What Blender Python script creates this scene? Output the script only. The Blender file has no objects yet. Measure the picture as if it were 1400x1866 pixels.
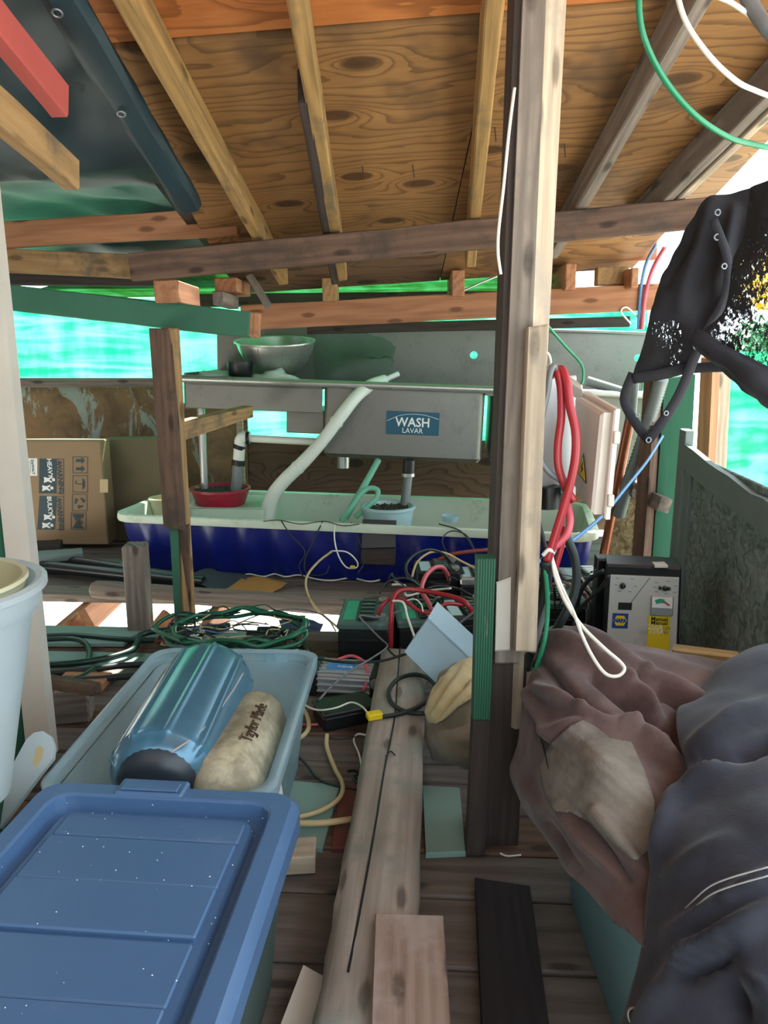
import bpy, bmesh, math, random
from mathutils import Vector, Matrix, noise

# ---------------------------------------------------------------- camera, sky, sun, exposure
sc = bpy.context.scene
F, CX, CY = 1380.0, 700.0, 933.0                  # focal length in pixels of the 1400 x 1866 frame
PITCH = math.radians(12.0)
CAM = Vector((0, 0, 1.07))
cd = bpy.data.cameras.new('camera')
cd.sensor_fit = 'VERTICAL'; cd.sensor_height = 36.0; cd.sensor_width = 27.0
cd.lens = F / 1866 * 36.0
cd.clip_start = 0.05; cd.clip_end = 300
cam = bpy.data.objects.new('camera', cd)
sc.collection.objects.link(cam)
cam.location = CAM; cam.rotation_euler = (math.pi / 2 - PITCH, 0, 0)
sc.camera = cam

w = bpy.data.worlds.new('sky'); sc.world = w; w.use_nodes = True
bg = w.node_tree.nodes['Background']
bg.inputs['Color'].default_value = (0.77, 0.92, 1.0, 1)
bg.inputs['Strength'].default_value = 2.1
sd = bpy.data.lights.new('sun', 'SUN'); sd.energy = 15.0; sd.angle = math.radians(1.0); sd.color = (1.0, 0.96, 0.90)
sun = bpy.data.objects.new('sun', sd); sc.collection.objects.link(sun)
sun.rotation_euler = Vector((-0.12, -0.62, -1.0)).to_track_quat('-Z', 'Y').to_euler()
vs = sc.view_settings
vs.view_transform = 'Standard'; vs.look = 'None'; vs.gamma = 1.0; vs.use_curve_mapping = False
vs.exposure = 0.9
sc.cycles.use_denoising = True
sc.cycles.max_bounces = 9; sc.cycles.diffuse_bounces = 5; sc.cycles.transparent_max_bounces = 16
sc.cycles.caustics_reflective = False; sc.cycles.caustics_refractive = False
sc.cycles.sample_clamp_indirect = 6.0

# ---------------------------------------------------------------- geometry helpers
RND = random.Random(11)
cP, sP = math.cos(PITCH), math.sin(PITCH)
UP = Vector((0, 0, 1))
V = Vector

def ray(x, y):
    u = (x - CX) / F; v = (CY - y) / F
    return Vector((u, cP + sP * v, -sP + cP * v))
def P(x, y, Y):                                    # point at world distance Y
    d = ray(x, y); return CAM + d * (Y / d.y)
def PZ(x, y, z=0.0):                               # point at world height z
    d = ray(x, y); return CAM + d * ((z - CAM.z) / d.z)
RZ0, RX, RY = 1.744, 0.05, -0.2525                 # underside of the rafters
def roofz(X, Y): return RZ0 + RX * X + RY * (Y - 1.66)
def PR(x, y, off=0.0):                             # point on the roof plane, off above it
    d = ray(x, y)
    t = (RZ0 + off - RY * 1.66 - CAM.z) / (d.z - RX * d.x - RY * d.y)
    return CAM + d * t
def PX(p):                                         # world -> pixel
    q = p - CAM
    f = q.y * cP - q.z * sP; up = q.y * sP + q.z * cP
    return (CX + F * q.x / f, CY - F * up / f)

ORG = {}
def new_obj(name, data, parent, org, label, cat, group, kind):
    o = bpy.data.objects.new(name, data)
    sc.collection.objects.link(o)
    if parent is not None:
        o.parent = parent
    else:
        o.location = org
    ORG[o] = org
    if label: o['label'] = label
    if cat: o['category'] = cat
    if group: o['group'] = group
    if kind: o['kind'] = kind
    return o

def thing(name, label, cat, loc, group=None, kind=None):
    o = new_obj(name, None, None, Vector(loc), label, cat, group, kind)
    o.empty_display_size = 0.05
    return o

def catmull(pts, n=6, closed=False):
    pts = [Vector(p) for p in pts]
    if len(pts) < 3 or n < 2: return pts
    out = []; m = len(pts)
    rng = range(m) if closed else range(m - 1)
    for i in rng:
        g = (lambda k: pts[k % m]) if closed else (lambda k: pts[max(0, min(m - 1, k))])
        a, b, c, d = g(i - 1), g(i), g(i + 1), g(i + 2)
        for k in range(n):
            t = k / n
            out.append(0.5 * ((2 * b) + (c - a) * t + (2 * a - 5 * b + 4 * c - d) * t * t + (3 * b - a - 3 * c + d) * t ** 3))
    if not closed: out.append(pts[-1])
    return out

class Fr:                                          # local frame: o + a*x + b*y + c*z
    def __init__(s, o, ax, az=UP):
        s.o = Vector(o); s.x = Vector(ax).normalized()
        s.y = Vector(az).cross(s.x).normalized(); s.z = s.x.cross(s.y).normalized()
    def __call__(s, a, b, c): return s.o + s.x * a + s.y * b + s.z * c
    def at(s, a, b, c):
        f = Fr.__new__(Fr); f.o = s(a, b, c); f.x, f.y, f.z = s.x, s.y, s.z; return f
    def rotz(s, deg):
        f = Fr.__new__(Fr); r = math.radians(deg); f.o = s.o.copy()
        f.x = s.x * math.cos(r) + s.y * math.sin(r); f.y = s.y * math.cos(r) - s.x * math.sin(r); f.z = s.z; return f
    def rotx(s, deg):
        f = Fr.__new__(Fr); r = math.radians(deg); f.o = s.o.copy(); f.x = s.x
        f.y = s.y * math.cos(r) + s.z * math.sin(r); f.z = s.z * math.cos(r) - s.y * math.sin(r); return f
    def roty(s, deg):
        f = Fr.__new__(Fr); r = math.radians(deg); f.o = s.o.copy(); f.y = s.y
        f.x = s.x * math.cos(r) - s.z * math.sin(r); f.z = s.z * math.cos(r) + s.x * math.sin(r); return f
W = Fr((0, 0, 0), (1, 0, 0))

class G:                                           # mesh collector, world coordinates
    def __init__(s): s.v = []; s.f = []; s.fr = None
    def add(s, verts, faces):
        k = len(s.v); s.v += [Vector(p) for p in verts]; s.f += [tuple(i + k for i in q) for q in faces]; return s
    def box(s, fr, x0, x1, y0, y1, z0, z1, bev=0.0):
        if s.fr is None: s.fr = fr
        if bev <= 0:
            c = [fr(x, y, z) for z in (z0, z1) for y in (y0, y1) for x in (x0, x1)]
            return s.add(c, [(0, 2, 3, 1), (4, 5, 7, 6), (0, 1, 5, 4), (2, 6, 7, 3), (0, 4, 6, 2), (1, 3, 7, 5)])
        b = min(bev, (x1 - x0) * .45, (y1 - y0) * .45, (z1 - z0) * .45)
        vs_, idx = [], {}
        for ix, x in enumerate((x0, x1)):
            for iy, y in enumerate((y0, y1)):
                for iz, z in enumerate((z0, z1)):
                    sx, sy, sz = (1, -1)[ix], (1, -1)[iy], (1, -1)[iz]
                    for ax, off in enumerate(((0, b * sy, b * sz), (b * sx, 0, b * sz), (b * sx, b * sy, 0))):
                        idx[(ix, iy, iz, ax)] = len(vs_); vs_.append(fr(x + off[0], y + off[1], z + off[2]))
        fs = []
        for i in (0, 1):
            q = [idx[(i, 0, 0, 0)], idx[(i, 1, 0, 0)], idx[(i, 1, 1, 0)], idx[(i, 0, 1, 0)]]; fs.append(q if i else q[::-1])
            q = [idx[(0, i, 0, 1)], idx[(0, i, 1, 1)], idx[(1, i, 1, 1)], idx[(1, i, 0, 1)]]; fs.append(q if i else q[::-1])
            q = [idx[(0, 0, i, 2)], idx[(1, 0, i, 2)], idx[(1, 1, i, 2)], idx[(0, 1, i, 2)]]; fs.append(q if i else q[::-1])
        for i in (0, 1):
            for j in (0, 1):
                q = [idx[(0, i, j, 1)], idx[(0, i, j, 2)], idx[(1, i, j, 2)], idx[(1, i, j, 1)]]; fs.append(q if i == j else q[::-1])
                q = [idx[(i, 0, j, 0)], idx[(i, 0, j, 2)], idx[(i, 1, j, 2)], idx[(i, 1, j, 0)]]; fs.append(q[::-1] if i == j else q)
                q = [idx[(i, j, 0, 0)], idx[(i, j, 0, 1)], idx[(i, j, 1, 1)], idx[(i, j, 1, 0)]]; fs.append(q if i == j else q[::-1])
                for k in (0, 1):
                    q = [idx[(i, j, k, 0)], idx[(i, j, k, 1)], idx[(i, j, k, 2)]]; fs.append(q if (i + j + k) % 2 else q[::-1])
        return s.add(vs_, fs)
    def tube(s, pts, r, sides=8, n=6, closed=False, caps=True):
        p = catmull(pts, n, closed); m = len(p)
        rr = r if isinstance(r, (list, tuple)) else None
        ring = []; nrm = None
        for i in range(m):
            t = (p[(i + 1) % m] - p[i - 1]) if closed else (p[min(i + 1, m - 1)] - p[max(i - 1, 0)])
            if t.length < 1e-9: t = Vector((0, 0, 1))
            t.normalize()
            if nrm is None: nrm = t.orthogonal().normalized()
            else:
                nrm = nrm - t * nrm.dot(t)
                nrm = nrm.normalized() if nrm.length > 1e-6 else t.orthogonal().normalized()
            b = t.cross(nrm)
            if rr:
                q = i / max(1, m - 1) * (len(rr) - 1); k = min(int(q), len(rr) - 2); rad = rr[k] + (rr[k + 1] - rr[k]) * (q - k)
            else: rad = r
            ring.append([p[i] + (nrm * math.cos(2 * math.pi * j / sides) + b * math.sin(2 * math.pi * j / sides)) * rad for j in range(sides)])
        vs_ = [q for g in ring for q in g]; fs = []
        for i in range(m if closed else m - 1):
            for j in range(sides):
                a = i * sides + j; b2 = i * sides + (j + 1) % sides; i2 = (i + 1) % m
                fs.append((a, b2, i2 * sides + (j + 1) % sides, i2 * sides + j))
        if caps and not closed:
            fs.append(tuple(range(sides))[::-1]); fs.append(tuple((m - 1) * sides + j for j in range(sides)))
        return s.add(vs_, fs)
    def lathe(s, fr, prof, seg=28, sx=1.0, sy=1.0, a0=0.0, a1=360.0):
        full = a1 - a0 >= 360; n = seg if full else seg + 1
        vs_ = []; fs = []
        for r, z in prof:
            for j in range(n):
                a = math.radians(a0 + (a1 - a0) * j / seg); vs_.append(fr(r * math.cos(a) * sx, r * math.sin(a) * sy, z))
        for i in range(len(prof) - 1):
            for j in range(seg):
                j2 = (j + 1) % n
                fs.append((i * n + j, i * n + j2, (i + 1) * n + j2, (i + 1) * n + j))
        if full and prof[0][0] > 1e-5 and getattr(s, 'cap0', False): fs.append(tuple(range(n))[::-1])
        return s.add(vs_, fs)
    def disc(s, fr, r, z=0.0, seg=20, sx=1.0, sy=1.0):
        return s.add([fr(r * math.cos(2 * math.pi * j / seg) * sx, r * math.sin(2 * math.pi * j / seg) * sy, z) for j in range(seg)], [tuple(range(seg))])
    def rod(s, a, b, r, sides=12, r2=None):
        return s.tube([a, b], r if r2 is None else [r, r2], sides, 1)
    def prism(s, fr, poly, z0, z1):                # polygon (x, y) in the frame, extruded along its z
        n = len(poly)
        vs_ = [fr(x, y, z0) for x, y in poly] + [fr(x, y, z1) for x, y in poly]
        return s.add(vs_, [tuple(range(n))[::-1], tuple(range(n, 2 * n))] + [(i, (i + 1) % n, n + (i + 1) % n, n + i) for i in range(n)])
    def plank(s, a, b, w, h, up=UP, bev=0.004, rings=5, warp=0.0015, rnd=None):
        """a board from a to b: w sideways, h along up; chamfered edges, slightly uneven"""
        rnd = rnd or RND
        a, b = Vector(a), Vector(b); L = (b - a).length
        fr = Fr(a, b - a, up)
        if abs(fr.x.dot(up)) > .99: fr = Fr(a, b - a, Vector((0, 1, 0)))
        if s.fr is None: s.fr = fr
        e = min(bev, w * .3, h * .3)
        def sect(x, k):
            W2, H2 = w / 2 - k, h / 2 - k
            q = [(-W2 + e, -H2), (W2 - e, -H2), (W2, -H2 + e), (W2, H2 - e), (W2 - e, H2), (-W2 + e, H2), (-W2, H2 - e), (-W2, -H2 + e)]
            return [fr(x, y + rnd.uniform(-warp, warp), z + rnd.uniform(-warp, warp)) for y, z in q]
        xs = [(0, e * .8), (e * .8, 0)] + [(L * (i + 1) / (rings + 1), 0) for i in range(rings)] + [(L - e * .8, 0), (L, e * .8)]
        vs_ = []
        for x, k in xs: vs_ += sect(x, k)
        fs = [tuple(range(8))[::-1], tuple((len(xs) - 1) * 8 + j for j in range(8))]
        for i in range(len(xs) - 1):
            for j in range(8): fs.append((i * 8 + j, i * 8 + (j + 1) % 8, (i + 1) * 8 + (j + 1) % 8, (i + 1) * 8 + j))
        return s.add(vs_, fs)
    def slab(s, quad, th, bev=0.003, back=None):
        """a board whose front face is the quad (top left, top right, bottom right, bottom left), th thick"""
        q = [Vector(p) for p in quad]
        n = (q[1] - q[0]).cross(q[3] - q[0]).normalized()
        if n.dot(q[0] - CAM) < 0: n = -n
        if back is not None: n = Vector(back).normalized()
        if s.fr is None:
            s.fr = Fr(q[0], (q[3] - q[0]) if (q[3] - q[0]).length > (q[1] - q[0]).length else (q[1] - q[0]), n)
        c = sum(q, Vector()) / 4
        ins = [p + (c - p).normalized() * bev * 1.4 for p in q]
        vs_ = ins + [p + n * bev for p in q] + [p + n * th for p in q]
        fs = [(0, 1, 2, 3), (11, 10, 9, 8)]
        for r in (0, 4):
            for j in range(4): fs.append((r + j, r + 4 + j, r + 4 + (j + 1) % 4, r + (j + 1) % 4))
        return s.add(vs_, fs)
    def make(s, name, mat, parent=None, label=None, cat=None, group=None, kind=None, smooth=False, solid=0.0, sub=0, frame=None, recalc=True):
        vs_ = s.v
        if parent is not None: org = ORG[parent]
        else:
            lo = Vector((min(p.x for p in vs_), min(p.y for p in vs_), min(p.z for p in vs_)))
            hi = Vector((max(p.x for p in vs_), max(p.y for p in vs_), max(p.z for p in vs_)))
            org = Vector(((lo.x + hi.x) / 2, (lo.y + hi.y) / 2, lo.z))
        me = bpy.data.meshes.new(name)
        me.from_pydata([p - org for p in vs_], [], s.f); me.update()
        if recalc:
            bm = bmesh.new(); bm.from_mesh(me); bmesh.ops.recalc_face_normals(bm, faces=bm.faces); bm.to_mesh(me); bm.free()
        fr = frame or s.fr or Fr(org, (1, 0, 0))
        at = me.attributes.new('wc', 'FLOAT_VECTOR', 'POINT')
        buf = []
        for p in vs_:
            d = p - fr.o; buf += [d.dot(fr.x), d.dot(fr.y), d.dot(fr.z)]
        at.data.foreach_set('vector', buf)
        me.materials.append(mat)
        if smooth:
            me.polygons.foreach_set('use_smooth', [True] * len(me.polygons))
            if smooth is not True: me.set_sharp_from_angle(angle=math.radians(smooth))
        o = new_obj(name, me, parent, org, label, cat, group, kind)
        if solid:
            m = o.modifiers.new('thickness', 'SOLIDIFY'); m.thickness = solid; m.offset = 0
        if sub:
            m = o.modifiers.new('smooth', 'SUBSURF'); m.levels = sub; m.render_levels = sub
        return o

def beam(name, mat, a, b, w, h, parent=None, label=None, cat=None, group=None, up=UP, bev=.004, rings=5, warp=.0015, kind=None):
    return G().plank(a, b, w, h, up, bev, rings, warp).make(name, mat, parent, label, cat, group, kind)
def pbeam(name, mat, a, b, w, h, **k):             # a, b: pixel x, y and distance of the middle of the front face
    a, b = P(*a), P(*b); d = Vector((0, w / 2, 0))
    return beam(name, mat, a + d, b + d, w, h, **k)
def board(name, mat, quad, th, parent=None, label=None, cat=None, group=None, bev=.003, kind=None, back=None):
    return G().slab([P(*q) for q in quad], th, bev, back).make(name, mat, parent, label, cat, group, kind)
def cable(name, mat, pts, r, label=None, cat='cable', group=None, parent=None, sides=7, n=6):
    return G().tube([P(*p) if len(p) == 3 else PZ(p[0], p[1], p[3]) for p in pts], r, sides, n).make(name, mat, parent, label, cat, group, smooth=True)
def text(name, s, size, fr, mat, parent, ext=.0004, align='CENTER', bold=0.0, sx=1.0):
    """lettering on the frame's x / z plane, facing -y"""
    cu = bpy.data.curves.new(name, 'FONT'); cu.body = s; cu.size = size; cu.align_x = align; cu.align_y = 'CENTER'
    cu.extrude = ext; cu.offset = bold; cu.resolution_u = 2
    o = bpy.data.objects.new('tmp', cu); sc.collection.objects.link(o)
    dg = bpy.context.evaluated_depsgraph_get(); dg.update()
    me = bpy.data.meshes.new_from_object(o.evaluated_get(dg))
    g = G(); g.add([fr(v.co.x * sx, -v.co.z, v.co.y) for v in me.vertices], [tuple(p.vertices) for p in me.polygons])
    bpy.data.objects.remove(o); bpy.data.curves.remove(cu); bpy.data.meshes.remove(me)
    return g.make(name, mat, parent)

def spline_grid(rows, nu, nv):
    """rows of control points (world) -> dense grid, Catmull-Rom both ways"""
    dense = [catmull(r, nu) for r in rows]
    cols = list(zip(*dense))
    cols = [catmull(list(c), nv) for c in cols]
    return [list(r) for r in zip(*cols)]
def sheet(rows, nu=8, nv=8, amp=0.0, freq=6.0, folds=(), seed=0.0, px=True, ridged=False):
    """cloth surface; rows of (pixel x, pixel y, distance); folds: (x0,y0,x1,y1,width px,height m) raised ridges"""
    R = [[P(*q) for q in r] for r in rows] if px else [[Vector(q) for q in r] for r in rows]
    gr = spline_grid(R, nu, nv)
    m, n = len(gr), len(gr[0]); g = G(); vs_ = []
    for i in range(m):
        for j in range(n):
            p = gr[i][j]
            a = gr[min(i + 1, m - 1)][j] - gr[max(i - 1, 0)][j]; b = gr[i][min(j + 1, n - 1)] - gr[i][max(j - 1, 0)]
            nn = a.cross(b)
            nn = nn.normalized() if nn.length > 1e-9 else Vector((0, -1, 0))
            if nn.dot(CAM - p) < 0: nn = -nn
            d = 0.0
            if amp:
                q = p * freq + Vector((seed, seed * 1.7, -seed))
                t = noise.noise(q) + .5 * noise.noise(q * 2.1)
                if ridged: t = 1 - 2 * abs(t)
                d += amp * t
            if folds:
                X, Y = PX(p)
                for x0, y0, x1, y1, wd, h in folds:
                    dx, dy = x1 - x0, y1 - y0; L2 = dx * dx + dy * dy
                    t = max(0, min(1, ((X - x0) * dx + (Y - y0) * dy) / L2))
                    e = math.hypot(X - x0 - t * dx, Y - y0 - t * dy) / wd
                    if e < 3: d += h * math.exp(-e * e) * (0.35 + 0.65 * math.sin(math.pi * min(1, max(0, .08 + .84 * t))))
            vs_.append(p + nn * d)
    g.add(vs_, [(i * n + j, i * n + j + 1, (i + 1) * n + j + 1, (i + 1) * n + j) for i in range(m - 1) for j in range(n - 1)])
    return g

# ---------------------------------------------------------------- materials
def C(h):
    h = h.lstrip('#'); c = [int(h[i:i + 2], 16) / 255 for i in (0, 2, 4)]
    return tuple(x / 12.92 if x <= .04045 else ((x + .055) / 1.055) ** 2.4 for x in c) + (1.0,)
class N:
    def __init__(s, name):
        s.m = bpy.data.materials.new(name); s.m.use_nodes = True; s.t = s.m.node_tree; s.t.nodes.clear()
        s.out = s.t.nodes.new('ShaderNodeOutputMaterial')
    def set(s, sock, v):
        if v is None: return
        if isinstance(v, bpy.types.NodeSocket): s.t.links.new(v, sock)
        elif isinstance(v, bpy.types.Node): s.t.links.new(v.outputs[0], sock)
        else: sock.default_value = v
    def n(s, typ, ins=None, **pr):
        nd = s.t.nodes.new('ShaderNode' + typ)
        for k, v in pr.items(): setattr(nd, k, v)
        for k, v in (ins or {}).items(): s.set(nd.inputs[k], v)
        return nd
    def math(s, op, a, b=0.0, clamp=False):
        nd = s.n('Math', {0: a, 1: b}, operation=op); nd.use_clamp = clamp; return nd.outputs[0]
    def mix(s, f, a, b):
        nd = s.t.nodes.new('ShaderNodeMix'); nd.data_type = 'RGBA'
        s.set(nd.inputs[0], f); s.set(nd.inputs[6], a); s.set(nd.inputs[7], b); return nd.outputs[2]
    def ramp(s, f, stops):
        nd = s.t.nodes.new('ShaderNodeValToRGB'); s.set(nd.inputs[0], f)
        e = nd.color_ramp.elements
        while len(e) < len(stops): e.new(.5)
        for k, (p, c) in zip(e, stops): k.position = p; k.color = c if len(c) == 4 else (*c, 1)
        return nd.outputs[0]
    def step(s, f, lo, hi):
        nd = s.n('MapRange', {0: f, 1: lo, 2: hi, 3: 0.0, 4: 1.0}); nd.interpolation_type = 'SMOOTHSTEP'; return nd.outputs[0]
    def wc(s, scale=(1, 1, 1), rand=True, attr=True):
        v = s.n('Attribute', attribute_name='wc').outputs['Vector'] if attr else s.n('TexCoord').outputs['Object']
        if rand:
            r = s.n('ObjectInfo').outputs['Random']
            o = s.n('CombineXYZ', {0: s.math('MULTIPLY', r, 37.0), 1: s.math('MULTIPLY', r, 61.0), 2: s.math('MULTIPLY', r, 23.0)})
            v = s.n('VectorMath', {0: v, 1: o}, operation='ADD').outputs[0]
        return s.n('VectorMath', {0: v, 1: scale}, operation='MULTIPLY').outputs[0]
    def noise(s, vec, scale=1.0, detail=3.0, rough=.55, dist=0.0):
        return s.n('TexNoise', {'Vector': vec, 'Scale': scale, 'Detail': detail, 'Roughness': rough, 'Distortion': dist}).outputs[0]
    def bump(s, h, strength=.3, dist=.002):
        return s.n('Bump', {'Height': h, 'Strength': strength, 'Distance': dist}).outputs[0]
    def bsdf(s, col, rough=.6, metal=0.0, nrm=None, **k):
        ins = {'Base Color': col, 'Roughness': rough, 'Metallic': metal}
        if nrm is not None: ins['Normal'] = nrm
        b = s.n('BsdfPrincipled', ins)
        for kk, v in k.items(): s.set(b.inputs[kk.replace('_', ' ')], v)
        return b.outputs[0]
    def done(s, sh):
        s.t.links.new(sh, s.out.inputs[0]); return s.m

def wood(name, dark, light, weather=None, wamt=.0, rough=.75, ring=70.0, paint=None, pamt=0.0, knots=True):
    s = N(name); v = s.wc()
    dis = s.noise(s.n('VectorMath', {0: v, 1: (1.3, 7, 7)}, operation='MULTIPLY').outputs[0], 1, 2)
    st = s.noise(s.n('VectorMath', {0: v, 1: (3.5, 75, 75)}, operation='MULTIPLY').outputs[0], 1, 4, .65)
    sp = s.n('SeparateXYZ', {0: v})
    ph = s.math('ADD', s.math('MULTIPLY', s.math('ADD', sp.outputs[1], s.math('MULTIPLY', sp.outputs[2], .6)), ring * 3.2), s.math('MULTIPLY', dis, 26.0))
    band = s.math('ADD', s.math('MULTIPLY', s.math('SINE', ph), .5), .5)
    f = s.math('ADD', s.math('MULTIPLY', st, .8), s.math('MULTIPLY', band, .22))
    col = s.ramp(f, [(.18, C(dark)), (.88, C(light))])
    if knots:
        sk = s.n('SeparateXYZ', {0: v})
        kv = s.n('CombineXYZ', {0: s.math('MULTIPLY', sk.outputs[0], 3.0), 1: s.math('MULTIPLY', s.math('ADD', sk.outputs[1], sk.outputs[2]), 9.0), 2: 0.0})
        vo = s.n('TexVoronoi', {'Vector': kv, 'Scale': 1.0, 'Randomness': 1.0}, voronoi_dimensions='2D')
        k = s.step(s.math('ADD', vo.outputs['Distance'], s.math('MULTIPLY', st, .08)), .17, .09)
        d2 = tuple(c * .45 for c in C(dark)[:3]) + (1,)
        col = s.mix(s.math('MULTIPLY', k, .8), col, d2)
    if weather:
        wn = s.noise(v, 5.0, 5, .7)
        col = s.mix(s.math('MULTIPLY', s.step(wn, .62 - wamt * .5, .78 - wamt * .3), .85), col, s.mix(st, C(weather), tuple(c * .6 for c in C(weather)[:3]) + (1,)))
    if paint:
        pn = s.noise(s.n('VectorMath', {0: v, 1: (5, 26, 26)}, operation='MULTIPLY').outputs[0], 1, 5, .75)
        pc = s.mix(s.noise(v, 9, 3), C(paint), tuple(c * .8 for c in C(paint)[:3]) + (1,))
        col = s.mix(s.step(pn, .30 + .4 * (1 - pamt), .26 + .4 * (1 - pamt) - .04) if False else s.step(pn, .72 - .55 * pamt - .03, .72 - .55 * pamt + .03), col, pc)
    nr = s.bump(s.math('ADD', st, s.math('MULTIPLY', band, .2)), .35, .0015)
    return s.done(s.bsdf(col, rough, 0, nr, Specular_IOR_Level=.3))

def ply(name, dark, mid, light, freq=26.0, rough=.6, stain=None, amt=0.0):
    """rotary-cut plywood face: wandering cathedral lines along x, knots with eyes"""
    s = N(name); v = s.wc()
    vs1 = s.n('VectorMath', {0: v, 1: (1.0, 3.2, 0)}, operation='MULTIPLY').outputs[0]
    big = s.noise(vs1, 1.3, 2, .5)
    med = s.noise(s.n('VectorMath', {0: v, 1: (3, 14, 0)}, operation='MULTIPLY').outputs[0], 1, 3, .6)
    fine = s.noise(s.n('VectorMath', {0: v, 1: (9, 120, 0)}, operation='MULTIPLY').outputs[0], 1, 3, .6)
    vo = s.n('TexVoronoi', {'Vector': s.n('VectorMath', {0: v, 1: (2.1, 4.2, 0)}, operation='MULTIPLY').outputs[0], 'Scale': 1.0, 'Randomness': .9}, voronoi_dimensions='2D')
    kd = vo.outputs['Distance']
    eye = s.math('POWER', 2.718, s.math('MULTIPLY', s.math('MULTIPLY', kd, kd), -22.0))
    sp = s.n('SeparateXYZ', {0: v})
    ph = s.math('ADD', s.math('MULTIPLY', sp.outputs[1], freq), s.math('ADD', s.math('MULTIPLY', big, 8.0), s.math('ADD', s.math('MULTIPLY', eye, 4.0), s.math('MULTIPLY', med, 1.4))))
    fr = s.math('FRACT', ph)
    line = s.step(fr, .55, .97)
    line = s.math('MULTIPLY', line, s.step(fr, 1.0, .97))
    col = s.ramp(s.math('ADD', s.math('MULTIPLY', med, .6), s.math('MULTIPLY', fine, .4)), [(.3, C(mid)), (.7, C(light))])
    col = s.mix(s.math('MULTIPLY', line, .6), col, C(dark))
    col = s.mix(s.math('MULTIPLY', s.step(kd, .13, .075), .8), col, tuple(c * .55 for c in C(dark)[:3]) + (1,))
    if stain:
        sn = s.noise(v, 1.7, 4, .65)
        col = s.mix(s.math('MULTIPLY', s.step(sn, .62 - amt * .35, .72 - amt * .2), .75), col, C(stain))
    return s.done(s.bsdf(col, rough, 0, s.bump(s.math('ADD', fine, line), .2, .001), Specular_IOR_Level=.3))

def osb(name, a, b, c, rough=.8):
    s = N(name); v = s.wc()
    d = s.n('TexNoise', {'Vector': v, 'Scale': 9.0, 'Detail': 2.0})
    v2 = s.n('VectorMath', {0: s.n('VectorMath', {0: v, 1: s.n('VectorMath', {0: d.outputs['Color'], 1: (.22, .22, .22)}, operation='MULTIPLY').outputs[0]}, operation='ADD').outputs[0], 1: (26, 60, 26)}, operation='MULTIPLY').outputs[0]
    vo = s.n('TexVoronoi', {'Vector': v2, 'Scale': 1.0}); v3 = s.n('VectorMath', {0: v2, 1: (2.0, .45, 1.3)}, operation='MULTIPLY').outputs[0]
    vo2 = s.n('TexVoronoi', {'Vector': v3, 'Scale': 1.2})
    f1 = s.n('SeparateXYZ', {0: vo.outputs['Color']}).outputs[0]; f2 = s.n('SeparateXYZ', {0: vo2.outputs['Color']}).outputs[1]
    f = s.math('MULTIPLY', s.math('ADD', f1, f2), .5)
    col = s.ramp(f, [(.15, C(a)), (.5, C(b)), (.85, C(c))])
    return s.done(s.bsdf(col, rough, 0, s.bump(f, .6, .002)))

def plast(name, col, rough=.4, var=.12, metal=0.0, bump=0.0, scale=14.0, spec=.5, dust=None, damt=.3, sheen=0.0):
    s = N(name); v = s.wc(attr=False)
    nz = s.noise(v, scale, 4, .6)
    c0 = C(col); c1 = tuple(max(0, x * (1 - var * 2)) for x in c0[:3]) + (1,)
    c = s.mix(nz, c1, tuple(min(1, x * (1 + var)) for x in c0[:3]) + (1,))
    if dust: c = s.mix(s.math('MULTIPLY', s.step(s.noise(v, scale * .5, 6, .75), .62 - damt * .3, .8 - damt * .2), .7), c, C(dust))
    r = s.math('ADD', s.math('MULTIPLY', nz, .15), rough - .07)
    nr = s.bump(s.noise(v, scale * 6, 3), bump, .002) if bump else None
    return s.done(s.bsdf(c, r, metal, nr, Specular_IOR_Level=spec, Sheen_Weight=sheen))

def clear(name, tint, trans=.45, body=.35, rough=.25):
    """milky polypropylene: part see-through, part light-scattering"""
    s = N(name); v = s.wc(attr=False)
    nz = s.noise(v, 9, 4, .6)
    c = C(tint)
    tr = s.n('BsdfTransparent', {0: tuple(x ** .5 for x in c[:3]) + (1,)})
    tl = s.n('BsdfTranslucent', {0: c}); df = s.bsdf(c, rough, 0, None, Specular_IOR_Level=.5)
    b = s.n('MixShader', {0: body, 1: tl.outputs[0], 2: df})
    f = s.math('ADD', 1 - trans - .08, s.math('MULTIPLY', nz, .16))
    return s.done(s.n('MixShader', {0: f, 1: tr.outputs[0], 2: b.outputs[0]}).outputs[0])

def net(name, col, thread=520.0, see=.1):
    """woven shade netting: glows where light falls on its far side"""
    s = N(name); v = s.wc(rand=False)
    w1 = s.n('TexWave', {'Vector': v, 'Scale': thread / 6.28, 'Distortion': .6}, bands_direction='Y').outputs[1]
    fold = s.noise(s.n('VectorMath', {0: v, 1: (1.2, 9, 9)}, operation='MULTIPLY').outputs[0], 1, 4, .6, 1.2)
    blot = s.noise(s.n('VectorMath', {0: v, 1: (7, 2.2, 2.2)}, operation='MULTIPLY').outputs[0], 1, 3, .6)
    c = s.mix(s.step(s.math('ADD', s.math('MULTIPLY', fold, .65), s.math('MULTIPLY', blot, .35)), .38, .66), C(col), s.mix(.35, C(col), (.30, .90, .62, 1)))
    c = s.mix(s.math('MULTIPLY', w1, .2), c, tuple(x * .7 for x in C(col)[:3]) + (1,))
    tl = s.n('BsdfTranslucent', {0: c}); df = s.n('BsdfDiffuse', {0: c}); tr = s.n('BsdfTransparent', {0: (.25, .9, .7, 1)})
    b = s.n('MixShader', {0: .3, 1: tl.outputs[0], 2: df.outputs[0]})
    return s.done(s.n('MixShader', {0: see, 1: b.outputs[0], 2: tr.outputs[0]}).outputs[0])

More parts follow.
